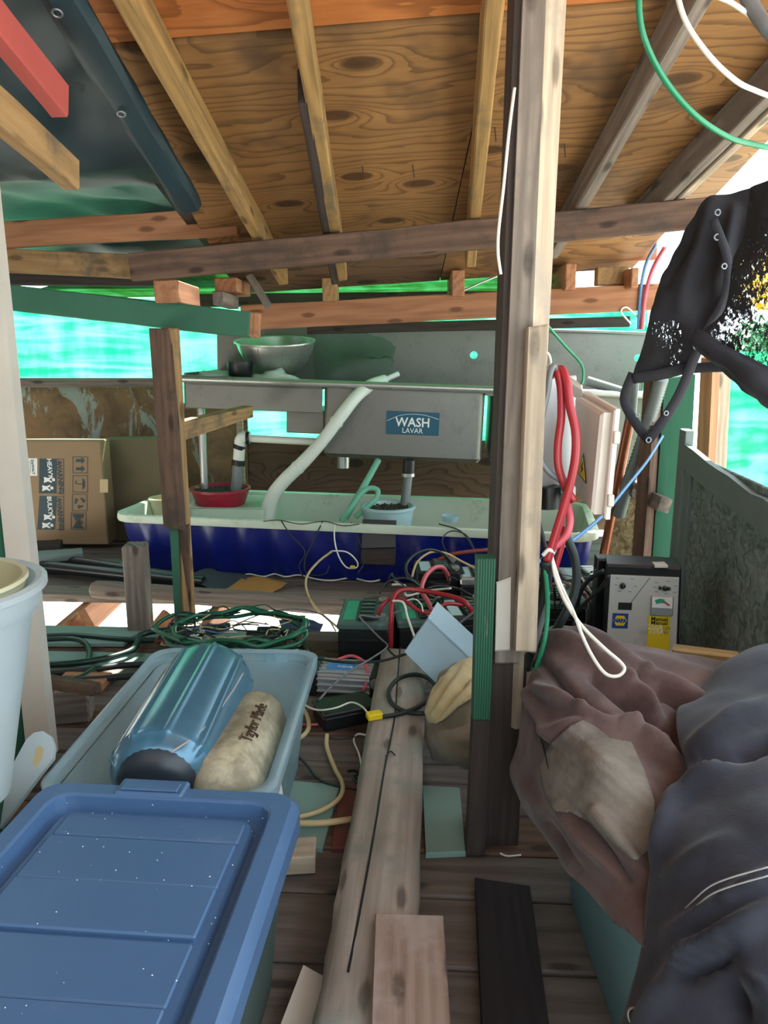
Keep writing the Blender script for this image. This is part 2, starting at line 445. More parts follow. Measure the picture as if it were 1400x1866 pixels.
def torn(name, col, cover=.7, scale=34.0):
    """torn black shade cloth: real gaps between clumps of broken weave"""
    s = N(name); v = s.wc(attr=False, rand=False)
    a = s.noise(s.n('VectorMath', {0: v, 1: (1.6, 1, .7)}, operation='MULTIPLY').outputs[0], scale, 6, .78)
    b = s.noise(v, 4.5, 3, .5)
    f = s.step(s.math('ADD', s.math('MULTIPLY', a, .6), s.math('MULTIPLY', b, .4)), .5 - (1 - cover) * .0 + (cover - .5) * .28 - .005, .5 + (cover - .5) * .28 + .012)
    sh = s.bsdf(C(col), .75, 0, s.bump(a, .5, .003))
    tr = s.n('BsdfTransparent', {0: (1, 1, 1, 1)})
    return s.done(s.n('MixShader', {0: f, 1: sh, 2: tr.outputs[0]}).outputs[0])

def fabric(name, col, col2, rough=.9, weave=900.0, patch=None, pamt=.0):
    s = N(name); v = s.wc(attr=False, rand=False)
    nz = s.noise(v, 7, 5, .65); wv = s.noise(v, weave * .35, 2)
    c = s.mix(s.step(nz, .35, .68), C(col), C(col2))
    if patch: c = s.mix(s.math('MULTIPLY', s.step(s.noise(v, 3.2, 4, .6), .66 - pamt * .3, .74 - pamt * .2), .7), c, C(patch))
    return s.done(s.bsdf(c, rough, 0, s.bump(s.math('ADD', wv, s.math('MULTIPLY', nz, .6)), .4, .0012), Sheen_Weight=.15, Sheen_Roughness=.5, Specular_IOR_Level=.2))

def quilt(name, col, col2, dirt):
    s = N(name); v = s.wc(attr=False, rand=False)
    nz = s.noise(v, 9, 5, .65)
    wv = s.n('TexWave', {'Vector': s.n('VectorMath', {0: v, 1: (1, .4, 1)}, operation='MULTIPLY').outputs[0], 'Scale': 26.0, 'Distortion': 1.6, 'Detail': 2.0, 'Detail Scale': 3.0}, bands_direction='DIAGONAL').outputs[1]
    dots = s.noise(v, 230, 2)
    c = s.mix(s.step(nz, .35, .68), C(col), C(col2))
    c = s.mix(s.math('MULTIPLY', s.step(s.noise(v, 5, 4, .6), .5, .66), .75), c, C(dirt))
    h = s.math('ADD', s.math('MULTIPLY', wv, .8), dots)
    return s.done(s.bsdf(c, .92, 0, s.bump(h, .55, .0022), Specular_IOR_Level=.2))

def steel(name, col, rough=.38, spots='#3a3530'):
    s = N(name); v = s.wc()
    br = s.noise(s.n('VectorMath', {0: v, 1: (6, 160, 160)}, operation='MULTIPLY').outputs[0], 1, 3)
    st = s.noise(v, 11, 6, .7); sp = s.noise(v, 85, 2)
    c = s.mix(s.step(st, .5, .8), C(col), tuple(x * .72 for x in C(col)[:3]) + (1,))
    c = s.mix(s.math('MULTIPLY', s.step(sp, .68, .74), .6), c, C(spots))
    return s.done(s.bsdf(c, s.math('ADD', rough, s.math('MULTIPLY', st, .2)), .75, s.bump(br, .12, .0006)))

m = {}
m['rafter'] = wood('rafter_wood', '#6d5634', '#b48d57', '#75664d', .25, ring=60)
m['grey'] = wood('weathered_grey_wood', '#564c45', '#978a7e', '#7d7268', .3)
m['greylight'] = wood('pale_weathered_wood', '#8a7a68', '#c9b59c', '#a39688', .3)
m['brown'] = wood('brown_wood', '#43322a', '#7a5e4c', '#4b4038', .35)
m['dark'] = wood('dark_wood', '#2c2422', '#4b3f39', '#3b3431', .3)
m['orange'] = wood('fresh_fir', '#85583d', '#b98460', None, 0, ring=45)
m['tan'] = wood('tan_wood', '#80623f', '#b08c5f', '#6a5d4d', .2)
m['green'] = wood('green_painted_wood', '#5a4a3c', '#80705e', None, 0, paint='#3f7059', pamt=.92)
m['greendark'] = wood('dark_green_painted_wood', '#4a3a30', '#75604e', None, 0, paint='#2c5f47', pamt=.9)
m['white'] = wood('whitewashed_wood', '#8b7c6b', '#b8a894', None, 0, paint='#cfc6ba', pamt=.84)
m['red'] = wood('red_painted_wood', '#6b4436', '#8a5a48', None, 0, paint='#b3524b', pamt=.78)
m['redbrown'] = wood('worn_red_brown_board', '#4d3a34', '#6b5149', None, 0, paint='#75463f', pamt=.8)
m['teal'] = wood('teal_painted_board', '#5d5248', '#7d7064', None, 0, paint='#7f9c93', pamt=.86)
m['slate'] = wood('slate_painted_wood', '#4b4a45', '#68655e', None, 0, paint='#76837f', pamt=.92)
m['floor'] = wood('deck_plank', '#48403b', '#776c65', '#69625d', .25, ring=38)
m['log'] = wood('weathered_timber', '#7d736a', '#b5aaa0', '#8b948a', .35, ring=30)
m['blackboard'] = wood('black_painted_board', '#1b181b', '#2c272b', '#262226', .2)
m['tread'] = wood('cedar_plank', '#7a6357', '#ab9488', '#b9aca3', .3)
m['ply'] = ply('roof_plywood', '#4a3220', '#7d5936', '#9d7346', freq=24, stain='#4d3c2c', amt=.25)
m['plyorange'] = ply('lit_orange_plywood', '#6b3c1e', '#a55f30', '#bf7a42', freq=15)  # fresher redder sheet, with the warm light on it put into its colour
m['plydark'] = ply('dark_wall_plywood', '#2e2118', '#5a4433', '#6f5540', freq=19)
m['peel'] = None
m['osb'] = osb('grey_painted_osb', '#55615e', '#717e7a', '#8b9692')
m['osbraw'] = osb('raw_osb', '#75664c', '#a3916f', '#bfae8b')
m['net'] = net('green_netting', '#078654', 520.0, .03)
m['tarp'] = plast('dark_tarp', '#1d323a', .5, .25, bump=.25, scale=5, spec=.4)
m['shade'] = plast('black_shade_hem', '#24232a', .85, .2, bump=.4, scale=20)
m['torn'] = torn('torn_shade_cloth', '#18171c', .66, 80)
m['tornthin'] = torn('sparse_shade_cloth', '#19181d', .72, 90)
m['steel'] = steel('stainless_steel', '#807e78')
m['steelbright'] = steel('polished_steel', '#b7b9b2', .22)
m['zinc'] = plast('bare_metal', '#b9bcb8', .35, .1, metal=.8)
m['tankblue'] = plast('navy_tank_plastic', '#101f72', .28, .15, scale=5)
m['tankwhite'] = plast('white_tank_liner', '#cfdcc8', .5, .08, dust='#8a8a64', damt=.35, scale=6)
m['lid'] = plast('blue_lid_plastic', '#4b6b93', .42, .07, scale=5, dust='#7d8aa4', damt=.1)
m['lidbody'] = clear('lidded_tote_plastic', '#9fb3ae', .2)
m['clear'] = clear('clear_tote_plastic', '#d6e9f0', .55, .5, .2)
m['clearbox'] = clear('clear_box_plastic', '#cfe4ec', .30, .6, .22)
m['bag'] = clear('thin_plastic_film', '#c9d6d0', .90, .6, .15)
m['bucket'] = clear('white_bucket_plastic', '#dbe3e6', .08, .55, .35)
m['bucketin'] = plast('yellowed_bucket', '#cfc9a4', .5, .08)
m['hose'] = plast('white_hose', '#d9ded2', .45, .05, dust='#a9a98e', damt=.2)
m['aqua'] = clear('aqua_clear_hose', '#9fe0c8', .25, .6, .2)
m['pvc'] = plast('white_pvc', '#dcdccf', .4, .05)
m['pvcgrey'] = plast('grey_pvc', '#767d7b', .4, .1)
m['pvcblack'] = plast('black_pipe', '#1b2226', .3, .15)
m['black'] = plast('black_plastic', '#17191b', .38, .2)
m['rubber'] = plast('black_rubber', '#1d2423', .5, .2)
m['greyc'] = plast('grey_cable', '#6a6e71', .4, .1)
m['redc'] = plast('red_cable', '#a3242d', .35, .1)
m['pinkc'] = plast('faded_red_cable', '#cf5a66', .4, .1)
m['whitec'] = plast('white_cable', '#e3dfd2', .4, .05)
m['tanc'] = plast('tan_cable', '#c4ad80', .5, .1)
m['greenc'] = plast('green_cable', '#1d7f57', .35, .1)
m['greenh'] = plast('green_garden_hose', '#176045', .35, .15)
m['greend'] = plast('dark_green_hose', '#143029', .35, .15)
m['bluec'] = plast('blue_cable', '#5f8fc0', .4, .1)
m['brownc'] = plast('red_brown_hose', '#8a3d2f', .4, .1)
m['copper'] = plast('copper_pipe_metal', '#9a5a40', .35, .2, metal=.7)
m['yellow'] = plast('yellow_plastic', '#e3c417', .4, .06)
m['boxgrey'] = plast('beige_enclosure', '#cfc4b8', .4, .05, dust='#a3988e', damt=.2)
m['boxshade'] = plast('grey_shaded_enclosure', '#a9a7a8', .45, .06)  # greyer copy for the inner box plate, its shade put into the colour
m['batt'] = plast('battery_black', '#15191a', .42, .2)
m['batttop'] = plast('battery_lid', '#48625b', .5, .15, dust='#7c968c', damt=.35)
m['lead'] = plast('lead_terminal', '#9ba39f', .45, .15, metal=.6)
m['silver'] = plast('brushed_aluminium', '#c2c7ca', .3, .06, metal=.7)
m['panel'] = plast('brushed_panel', '#cfcdc6', .4, .06, metal=.25, dust='#a79f93', damt=.2)
m['prtblue'] = plast('print_blue', '#17408f', .5, .02)
m['prtlblue'] = plast('print_light_blue', '#3f86c4', .5, .04)
m['prtyel'] = plast('print_yellow', '#e2c51c', .5, .02)
m['prtwhite'] = plast('print_white', '#e6e8e2', .5, .02)
m['prtblack'] = plast('print_black', '#141414', .5, .02)
m['prtslate'] = plast('print_slate', '#2c4048', .6, .05)
m['prtteal'] = plast('print_teal', '#0f5168', .45, .05)
m['prtgreen'] = plast('print_green', '#2f9a76', .5, .03)
m['prtred'] = plast('print_red', '#b8545c', .5, .03)
m['card'] = plast('cardboard', '#967c5e', .85, .08, bump=.2, scale=6)
m['carddark'] = plast('olive_cardboard', '#6d6248', .85, .08, scale=6)
m['fender'] = plast('blue_fender_vinyl', '#52839e', .22, .25, scale=7, spec=.8, metal=.3)
m['fenderdark'] = plast('fender_end', '#2b333c', .35, .2)
m['fenderwhite'] = plast('dirty_white_vinyl', '#cfc5a8', .55, .06, dust='#5a4c34', damt=.95, scale=12)
m['jacket'] = fabric('brown_canvas', '#4a3835', '#66524e', patch='#786a61', pamt=.2)
m['jacketlight'] = quilt('faded_quilted_canvas', '#70695f', '#8a8279', '#574c46')
m['navy'] = fabric('navy_canvas', '#25262e', '#373842', patch='#40414b', pamt=.1)
m['khaki'] = fabric('khaki_canvas', '#b7a67c', '#d9c99f')
m['khakidark'] = fabric('brown_sack_canvas', '#6e6353', '#8c806b')
m['rag'] = plast('white_rag', '#c9d6c6', .9, .06, bump=.6)
m['redpot'] = plast('red_plastic', '#9e1f35', .35, .1)
m['bluepot'] = plast('pale_blue_plastic', '#a9c6c9', .45, .08)
m['gravel'] = plast('dark_wet_gravel', '#3b3a2c', .7, .5, bump=1.0, scale=60)
m['water'] = plast('murky_water', '#6f6a4a', .08, .15, spec=.6, scale=3)
m['leather'] = plast('tan_leather', '#9d7139', .6, .12)
m['slatefab'] = plast('dark_slate_cloth', '#29353c', .8, .15)
m['bluebag'] = plast('blue_tarp_scrap', '#20345f', .5, .2)
m['skyground'] = plast('pale_dry_ground', '#cfccc2', .95, .12, scale=.6)
m['leafy'] = plast('yellow_leaves', '#d6b512', .6, .3)
m['leafg'] = plast('green_leaves', '#2f7a45', .6, .3)
m['bark'] = wood('bark', '#3b2d22', '#5b4a3a', None, 0)
m['lime'] = plast('lime_painted_board', '#8fbf7c', .6, .1, scale=20)
m['ring'] = plast('grommet_metal', '#8d9094', .4, .1, metal=.8)
m['rust'] = plast('rusty_nail', '#3b2a22', .7, .3)

def peel():
    s = N('peeling_wall'); v = s.wc()
    a = s.noise(v, 6, 6, .7, .6); b = s.noise(s.n('VectorMath', {0: v, 1: (6, 2.6, 6)}, operation='MULTIPLY').outputs[0], 1, 6, .72, .8)
    col = s.ramp(a, [(.3, C('#5e4a35')), (.55, C('#826a4a')), (.75, C('#99683f'))])
    col = s.mix(s.step(b, .54, .58), col, s.mix(a, C('#7d8a80'), C('#a9b4a9')))
    return s.done(s.bsdf(col, .8, 0, s.bump(b, .6, .004)))
m['peel'] = peel()
def ridged_deck():
    s = N('grooved_green_board'); v = s.wc()
    sp = s.n('SeparateXYZ', {0: v})
    nz = s.noise(s.n('VectorMath', {0: v, 1: (4, 40, 40)}, operation='MULTIPLY').outputs[0], 1, 5, .7)
    col = s.mix(s.step(nz, .63, .7), C('#17563d'), C('#8a8a70'))
    return s.done(s.bsdf(col, .55, 0, s.bump(nz, .3, .001)))
m['groove'] = ridged_deck()

# ================================================================ THE SETTING
ground = G().box(Fr((0, 10, -1.25), (1, 0, 0)), -40, 40, -40, 40, -.2, 0).make('ground', m['skyground'], kind='structure', label='pale sunlit ground below and beyond the raised deck')

# ---- floor: deck planks on joists
SL = -0.06                                          # planks run a little askew to the view
floor = thing('floor', 'weathered grey brown deck planks of the shed floor', None, (0, 1.2, -.04), kind='structure')
def deck_plank(x0, x1, y0, y1, mat, z=0.0, th=.036, name='plank'):
    ym = (y0 + y1) / 2
    a = V((x0, ym + SL * x0, z - th / 2 + RND.uniform(-.002, .002))); b = V((x1, ym + SL * x1, z - th / 2 + RND.uniform(-.002, .002)))
    return beam(name, mat, a, b, (y1 - y0) - .007, th, parent=floor, bev=.005, rings=6)
seams = [-.6, -.42, -.24, -.06, .1, .28, .45, .62, .79, .97, 1.15, 1.33, 1.47, 1.61, 1.745, 1.835, 1.97, 2.11, 2.25, 2.39, 2.53, 2.67, 2.79]
for i in range(len(seams) - 1):
    y0, y1 = seams[i], seams[i + 1]
    mt = m['floor'] if i % 4 else m['brown']
    if y0 > 1.7:
        c = -.35 + RND.uniform(-.2, .2)
        left = m['teal'] if i in (19, 21) else mt
        deck_plank(-1.7, c, y0, y1, left)
        deck_plank(c, 1.3, y0, y1, mt)
    elif i % 3 == 1:
        c = RND.uniform(-.5, .8); deck_plank(-1.6, c, y0, y1, mt); deck_plank(c, 1.35, y0, y1, mt)
    else:
        deck_plank(-1.6, 1.35, y0, y1, mt)
back = [3.16, 3.3, 3.44, 3.6, 3.76, 3.92, 4.08, 4.24, 4.42]
for i in range(len(back) - 1):
    deck_plank(-2.1, 1.5, back[i], back[i + 1], m['floor'] if i else m['grey'])
for y0, y1 in ((2.79, 2.92), (2.92, 3.04), (3.04, 3.16)):
    deck_plank(-.02, 1.3, y0, y1, m['floor'])
for x in (-1.35, -.75, -.15, .45, 1.05):
    beam('joist', m['orange'], V((x, -.6, -.115)), V((x, 4.45, -.115)), .04, .14, parent=floor)
for x0, x1 in ((-1.75, -1.25), (-.62, -.95), (-.3, -.12)):
    beam('brace', m['orange'], V((x0, 3.3, -.5)), V((x1, 3.02, -.03)), .04, .09, parent=floor)
# painted plywood scraps let into the floor
def floor_patch(quad, mat, z, th, label, cat='board', name='painted_board'):
    q = [PZ(x, y, z) for x, y in quad]
    return G().slab(q, th, .002, back=(0, 0, -1)).make(name, mat, label=label, cat=cat)
floor_patch([(500, 1418), (620, 1430), (588, 1545), (430, 1530)], m['teal'], .012, .012, 'pale teal painted board under the tan cable beside the blue lid')
floor_patch([(622, 1428), (660, 1428), (640, 1545), (604, 1545)], m['redbrown'], .012, .012, 'worn red painted board beside the long grey timber')
floor_patch([(770, 1430), (838, 1434), (849, 1552), (776, 1555)], m['teal'], .012, .012, 'teal painted board between the long timber and the centre post')
floor_patch([(85, 1152), (250, 1152), (225, 1172), (85, 1172)], m['teal'], .02, .014, 'long teal painted board at the edge of the bright floor gap')

# ---- ceiling: plywood sheets on rafters
ceiling = thing('ceiling', 'sloping plywood roof on bare rafters seen from below', None, (0, 2, 1.7), kind='structure')
s0, s1 = PR(330, 77, .092), PR(943, 27, .092); SS = (s1.y - s0.y) / (s1.x - s0.x)
def roofp(X, Y, off=.092): return V((X, Y, roofz(X, Y) + off))
ys = s0.y - SS * s0.x
def roof_panel(x0, x1, y0, y1, mat, off=.092, gap=.006):
    q = [roofp(x0 + gap * .3, y0 + SS * x0 + gap, off), roofp(x1 - gap * .3, y0 + SS * x1 + gap, off), roofp(x1 - gap * .3, y1 + SS * x1 - gap, off), roofp(x0 + gap * .3, y1 + SS * x0 - gap, off)]
    g = G().slab(q, .014, .001, back=(0, 0, 1)); g.fr = Fr(q[0], q[1] - q[0], V((0, 0, 1)))
    return g.make('plywood_panel', mat, parent=ceiling)
XL = -.66
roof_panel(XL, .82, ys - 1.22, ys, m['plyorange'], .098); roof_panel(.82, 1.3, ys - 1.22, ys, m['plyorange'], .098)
roof_panel(-2.5, .82, ys - 2.44, ys - 1.22, m['ply']); roof_panel(.82, 1.5, ys - 2.44, ys - 1.22, m['ply'])  # unseen rear row, added to keep the sun off the foreground lid
roof_panel(XL, .25, ys, ys + 1.1, m['ply']); roof_panel(.25, 1.16, ys, ys + 1.1, m['ply'])
roof_panel(XL, .25, ys + 1.1, ys + 1.66, m['plydark']); roof_panel(.25, 1.1, ys + 1.1, ys + 1.66, m['ply'])
q = [roofp(XL - .3, ys - 2.5, .112), roofp(1.17, ys - 2.5, .112), roofp(1.09, ys + 1.66, .112), roofp(XL, ys + 1.66, .112)]
G().slab(q, .006, .001, back=(0, 0, 1)).make('roof_light_cover', m['rubber'], parent=ceiling)  # cover added on top to stop light leaking through the panel joints
# rafters: pixel of the middle of the underside at the top of the frame and at the eave beam
def rafter(xa, ya, xb, yb, mat, w=.038, h=.089, near=.35, far=.45, name='rafter'):
    a, b = PR(xa, ya), PR(xb, yb); d = (b - a).normalized()
    a = a - d * near; b = b + d * far
    up = V((-RX, -RY, 1)).normalized()
    return beam(name, mat, a + up * h / 2, b + up * h / 2, w, h, parent=ceiling, up=up, rings=8)
rafter(222, 0, 472, 440, m['rafter']); rafter(540, 0, 611, 430, m['rafter'])
rafter(903, 0, 866, 400, m['rafter']); rafter(1283, 0, 1062, 378, m['grey'], near=.5)
rafter(1395, 190, 1215, 368, m['grey'], near=.9, far=.25); rafter(1425, 190, 1238, 368, m['greylight'], w=.03, near=.9, far=.1)
rafter(555, 190, 598, 440, m['dark'], near=0, far=.45, w=.03)
# plastic-wrapped rafter along the plywood edge
wr = thing('wrapped_rafter', 'rafter wrapped in dark plastic with metal eyelets at the plywood edge', 'rafter', PR(200, 150))
a, b = PR(118, 0, .01), PR(343, 370, .01); d = (b - a).normalized()
G().plank(a - d * .4, b + d * .02, .075, .06, V((-.3, .2, 1)), .016, 10, .003).make('plastic_wrap', m['tarp'], wr, smooth=40)
for px, py in ((104, 24), (221, 208)):
    c = PR(px, py, -.03); g = G(); f = Fr(c, (1, 0, .1), V((0, -.45, -1)))
    g.tube([f(.009 * math.cos(t), .009 * math.sin(t), 0) for t in [k * math.pi / 5 for k in range(10)]], .0024, 6, 2, closed=True)
    g.make('eyelet', m['ring'], wr, smooth=True)

# left roof of dark tarp
rows = []
for py in (-260, -60, 90, 220, 320):
    rows.append([tuple(PR(px, py, .10 + .02 * math.sin(px * .03 + py * .02))) for px in (-420, -260, -120, 20, 130, 118 + max(0, py) * .62)])
last = [V(q) for q in rows[-1]]
rows.append([(q.x * 1.1, 3.0, 1.63 + .01 * (i % 2)) for i, q in enumerate(last)])
rows.append([(q.x * 1.2, 3.6, 1.57 + .01 * (i % 2)) for i, q in enumerate(last)])
rows.append([(q.x * 1.35, 4.35, 1.50 + .01 * (i % 2)) for i, q in enumerate(last)])
g = sheet(rows, 6, 6, .018, 5.0, px=False)
g.make('tarp_roof', m['tarp'], label='dark blue green tarp stretched as the left roof with pale creases', cat='tarp', smooth=True, solid=.002)
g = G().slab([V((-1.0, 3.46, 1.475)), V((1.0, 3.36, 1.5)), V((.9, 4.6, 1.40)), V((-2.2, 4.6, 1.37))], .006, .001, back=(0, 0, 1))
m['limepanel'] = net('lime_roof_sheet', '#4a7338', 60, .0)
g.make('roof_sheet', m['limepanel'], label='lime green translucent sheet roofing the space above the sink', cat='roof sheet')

# ---- roof stubs at the upper left
e = P(127, 185, 1.75); d = ray(730, 950).normalized()
beam('rafter_stub', m['red'], e - d * 1.3 - V((.02, 0, 0)), e - V((.02, 0, 0)), .038, .068, label='sawn rafter stub with flaking red paint at the upper left', cat='rafter')
e = P(147, 318, 1.72); e0 = P(-40, 150, 1.32)
beam('rafter_stub', m['tan'], e0 + (e0 - e) - V((.02, 0, 0)), e - V((.02, 0, 0)), .038, .064, label='sawn brown rafter stub below the red painted one', cat='rafter')

# ---- eave beams
pbeam('roof_beam', m['brown'], (236, 487, 2.76), (1292, 386, 2.60), .04, .094, label='long dark brown beam under the rafters crossing behind the centre post', cat='beam', rings=14)
pbeam('wall_beam', m['orange'], (440, 579, 3.47), (1215, 539, 3.32), .04, .108, label='orange fir beam directly above the sink and metal bowl', cat='beam', rings=10)
pbeam('roof_beam', m['orange'], (-90, 433, 2.95), (432, 402, 2.86), .04, .092, label='orange beam ending at the leftmost yellow rafter', cat='beam')
pbeam('roof_beam', m['tan'], (-90, 470, 3.0), (262, 486, 2.86), .04, .085, label='light brown beam butting the dark long beam on the left', cat='beam')
pbeam('tarp_batten', m['dark'], (-60, 505, 3.4), (290, 508, 3.4), .05, .06, label='dark batten under the tarp above the green painted beam', cat='batten')
pbeam('wall_beam', m['green'], (-60, 533, 2.92), (455, 592, 2.80), .038, .092, label='green painted beam resting on the split left post', cat='beam', rings=8)
pbeam('beam_offcut', m['orange'], (453, 591, 2.81), (473, 593, 2.81), .036, .088, label='bare orange end grain block at the end of the green painted beam', cat='block')
# blocks standing on the fir beam
def block(px0, px1, py0, py1, Y, depth, mat, label):
    g = G(); a = P(px0, py1, Y); b = P(px1, py0, Y)
    g.box(Fr((a.x, Y, a.z), (1, 0, .02)), 0, b.x - a.x, 0, depth, 0, b.z - a.z, .004)
    g.fr = Fr(a, (0, 1, 0))
    return g.make('wood_block', mat, label=label, cat='block')
block(588, 613, 506, 549, 3.40, .2, m['tan'], 'split tan block on the fir beam left of centre')
block(824, 848, 492, 540, 3.37, .25, m['orange'], 'orange block on the fir beam close to the centre post')
block(1030, 1052, 480, 528, 3.30, .3, m['orange'], 'orange ended dark block on the fir beam right of the centre post')
block(1150, 1166, 488, 524, 3.25, .2, m['orange'], 'narrow orange block beside the mossy stub on the fir beam')
block(1088, 1148, 486, 520, 3.36, .05, m['tan'], 'mossy greenish stub of board lying on the fir beam')
block(282, 322, 510, 552, 2.78, .34, m['orange'], 'thick orange ended block resting on the green painted beam')
block(392, 432, 506, 532, 3.1, .3, m['orange'], 'short orange ended scrap under the roof beam left of the bowl')
block(388, 408, 530, 556, 3.0, .3, m['grey'], 'grey shim block wedged behind the thick orange block')
pbeam('stud', m['grey'], (452, 500, 3.2), (490, 560, 3.2), .04, .03, label='short leaning grey stud above the bowl', cat='stud')
pbeam('wall_beam', m['dark'], (560, 600, 4.0), (1150, 586, 3.75), .03, .05, label='thin dark rail just below the orange fir beam', cat='rail')
pbeam('outside_beam', m['orange'], (1040, 465, 3.45), (1200, 452, 3.35), .03, .09, label='reddish board beyond the roof beam near the right corner', cat='board')

pbeam('header_board', m['dark'], (330, 545, 4.5), (1020, 540, 4.5), .02, .09, label='dark board above the netting behind the orange fir beam', cat='board')
# ---- back wall
WY = 4.5
def back_panel(px0, px1, py0, py1, mat, Y=WY, z0=0.0, th=.02, name='wall_panel'):
    a, b = P(px0, py0, Y), P(px1, py0, Y); c = P(px1, py1, Y) if py1 else None
    z1 = a.z; zb = c.z if c else z0
    g = G().box(Fr((a.x, Y, 0), (1, 0, 0)), 0, b.x - a.x, 0, th, zb, z1, .002); g.fr = Fr(a, (1, 0, 0), V((0, -1, 0)))
    return g.make(name, mat, parent=wall)
wall = thing('wall_back', 'low back wall of mismatched panels under green netting', None, (0, WY, 0), kind='structure')
back_panel(-160, 300, 702, None, m['peel']); back_panel(300, 450, 742, None, m['peel'])
back_panel(450, 1240, 803, None, m['plydark'])
back_panel(-160, 300, 689, 706, m['grey'], Y=4.44, name='wall_cap')
back_panel(300, 445, 735, 746, m['grey'], Y=4.46, name='wall_cap')
back_panel(430, 442, 760, 890, m['greylight'], Y=4.42, name='stud')
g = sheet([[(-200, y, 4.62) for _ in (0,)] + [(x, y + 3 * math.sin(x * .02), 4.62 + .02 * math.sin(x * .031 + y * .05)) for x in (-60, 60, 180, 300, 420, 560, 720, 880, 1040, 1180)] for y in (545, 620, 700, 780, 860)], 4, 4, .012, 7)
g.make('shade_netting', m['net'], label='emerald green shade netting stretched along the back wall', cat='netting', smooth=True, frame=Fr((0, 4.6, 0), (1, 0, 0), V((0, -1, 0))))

# ---- right wall
rw = thing('wall_right', 'low right wall of grey painted strand board in a board frame', None, (1.08, 2.3, 0), kind='structure')
A, B = V((1.075, 2.68, 0)), V((.96, 1.55, 0)); f = Fr(A, B - A)      # x runs towards the camera, y to the outside or inside
ins = -1 if f.y.x > 0 else 1
L = (B - A).length
def wallbox(x0, x1, d0, d1, z0, z1, mat, name, poly=None):
    g = G()
    y0, y1 = sorted((d0 * ins, d1 * ins))
    if poly: g.prism(Fr(f.o, f.x, -f.y), poly, d0, d1)
    else: g.box(f, x0, x1, y0, y1, z0, z1, .003)
    g.fr = Fr(f.o, f.x, -f.y)
    return g.make(name, mat, parent=rw)
wallbox(.05, L, -.012, .0, 0, .72, m['osb'], 'strand_board')
wallbox(-.03, .045, -.01, .02, 0, .80, m['slate'], 'stile')
tp = [(.0, .70), (L, .60)]
zz = [(x, .655 - .075 * x / L) for x in (0, L)]
edge = []
for i in range(13):
    x = .04 + (L - .04) * i / 12; edge.append((x, .752 - .075 * x + RND.uniform(-.006, .006)))
fpr = Fr(f.o, f.x, UP)
g = G(); pts = [(x, z) for x, z in edge] + [(L, .58), (.04, .665)]
n = len(pts)
g.add([f(x, 0, z) for x, z in pts] + [f(x, ins * .02, z) for x, z in pts], [tuple(range(n)), tuple(range(n, 2 * n))[::-1]] + [(i, (i + 1) % n, n + (i + 1) % n, n + i) for i in range(n)])
g.fr = Fr(f.o, f.x); g.make('top_rail', m['slate'], parent=rw)
wallbox(.05, .11, -.012, .012, 0, .66, m['slate'], 'inner_stile')
# posts at the right rear corner
board('corner_post', m['greendark'], [(1212, 690, 2.82), (1268, 682, 2.8), (1243, 1149, 2.8), (1180, 1147, 2.82)], .05, label='green painted corner post beside the copper pipe', cat='post')
board('corner_stud', m['brown'], [(1196, 690, 2.80), (1214, 690, 2.84), (1186, 1144, 2.84), (1163, 1149, 2.80)], .05, label='narrow brown stud nailed to the left of the green corner post', cat='stud')
board('outer_post', m['orange'], [(1278, 650, 2.95), (1300, 652, 2.9), (1277, 1139, 2.9), (1254, 1134, 2.95)], .04, label='sunlit orange post edge between the green post and the netting', cat='post')
board('outer_post', m['greylight'], [(1300, 652, 2.94), (1334, 655, 2.94), (1310, 1134, 2.94), (1277, 1134, 2.94)], .04, label='pale grained plank post beside the right green netting', cat='post')
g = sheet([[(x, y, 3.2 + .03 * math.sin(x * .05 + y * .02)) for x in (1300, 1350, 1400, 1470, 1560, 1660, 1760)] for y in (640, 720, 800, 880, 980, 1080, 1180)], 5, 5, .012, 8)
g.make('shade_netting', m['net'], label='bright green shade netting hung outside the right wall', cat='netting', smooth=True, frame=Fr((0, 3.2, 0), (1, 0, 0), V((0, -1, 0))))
for x_, lab in ((1300, 'grey pole holding the near end of the right netting'), (1765, 'grey pole holding the far end of the right netting')):
    p_ = P(x_, 700, 3.24); G().rod(V((p_.x, p_.y, -1.25)), V((p_.x, p_.y, 1.12)), .018, 10).make('netting_pole', m['grey'], label=lab, cat='pole', smooth=40)
board('strand_board_panel', m['osbraw'], [(1112, 880, 3.25), (1200, 905, 3.1), (1182, 1120, 3.1), (1090, 1120, 3.25)], .012, label='raw strand board panel low in the right rear corner', cat='board')
board('brace_board', m['grey'], [(1140, 868, 3.05), (1205, 905, 2.75), (1196, 930, 2.75), (1130, 895, 3.05)], .05, label='short grey brace board crossing in front of the strand board panel', cat='board')

# ---- things growing outside on the right
def shrub(name, label, c, rad, n, leaf, mat, seed):
    r = random.Random(seed); t = thing(name, label, 'shrub', (c[0], c[1], -1.25))
    g = G()
    for _ in range(n):
        p = V((r.gauss(0, 1), r.gauss(0, 1), r.gauss(0, 1))).normalized() * (r.random() ** .4)
        p = V(c) + V((p.x * rad[0], p.y * rad[1], p.z * rad[2]))
        a = V((r.uniform(-1, 1), r.uniform(-1, 1), r.uniform(-1, 1))).normalized() * leaf; b = a.orthogonal().normalized() * leaf * .45
        g.add([p - a, p + b, p + a, p - b], [(0, 1, 2, 3)])
    o = g.make('foliage', mat, t, kind='stuff', recalc=False)
    G().tube([V((c[0], c[1], -1.25)), V((c[0] + .05, c[1], c[2] - rad[2] * .3)), V(c)], [.06, .04, .02], 7, 3).make('stem', m['bark'], t)
shrub('flowering_shrub', 'yellow leaved shrub outside seen through the torn black cloth', (3.3, 6.3, 1.62), (.55, .4, .28), 900, .05, m['leafy'], 3)
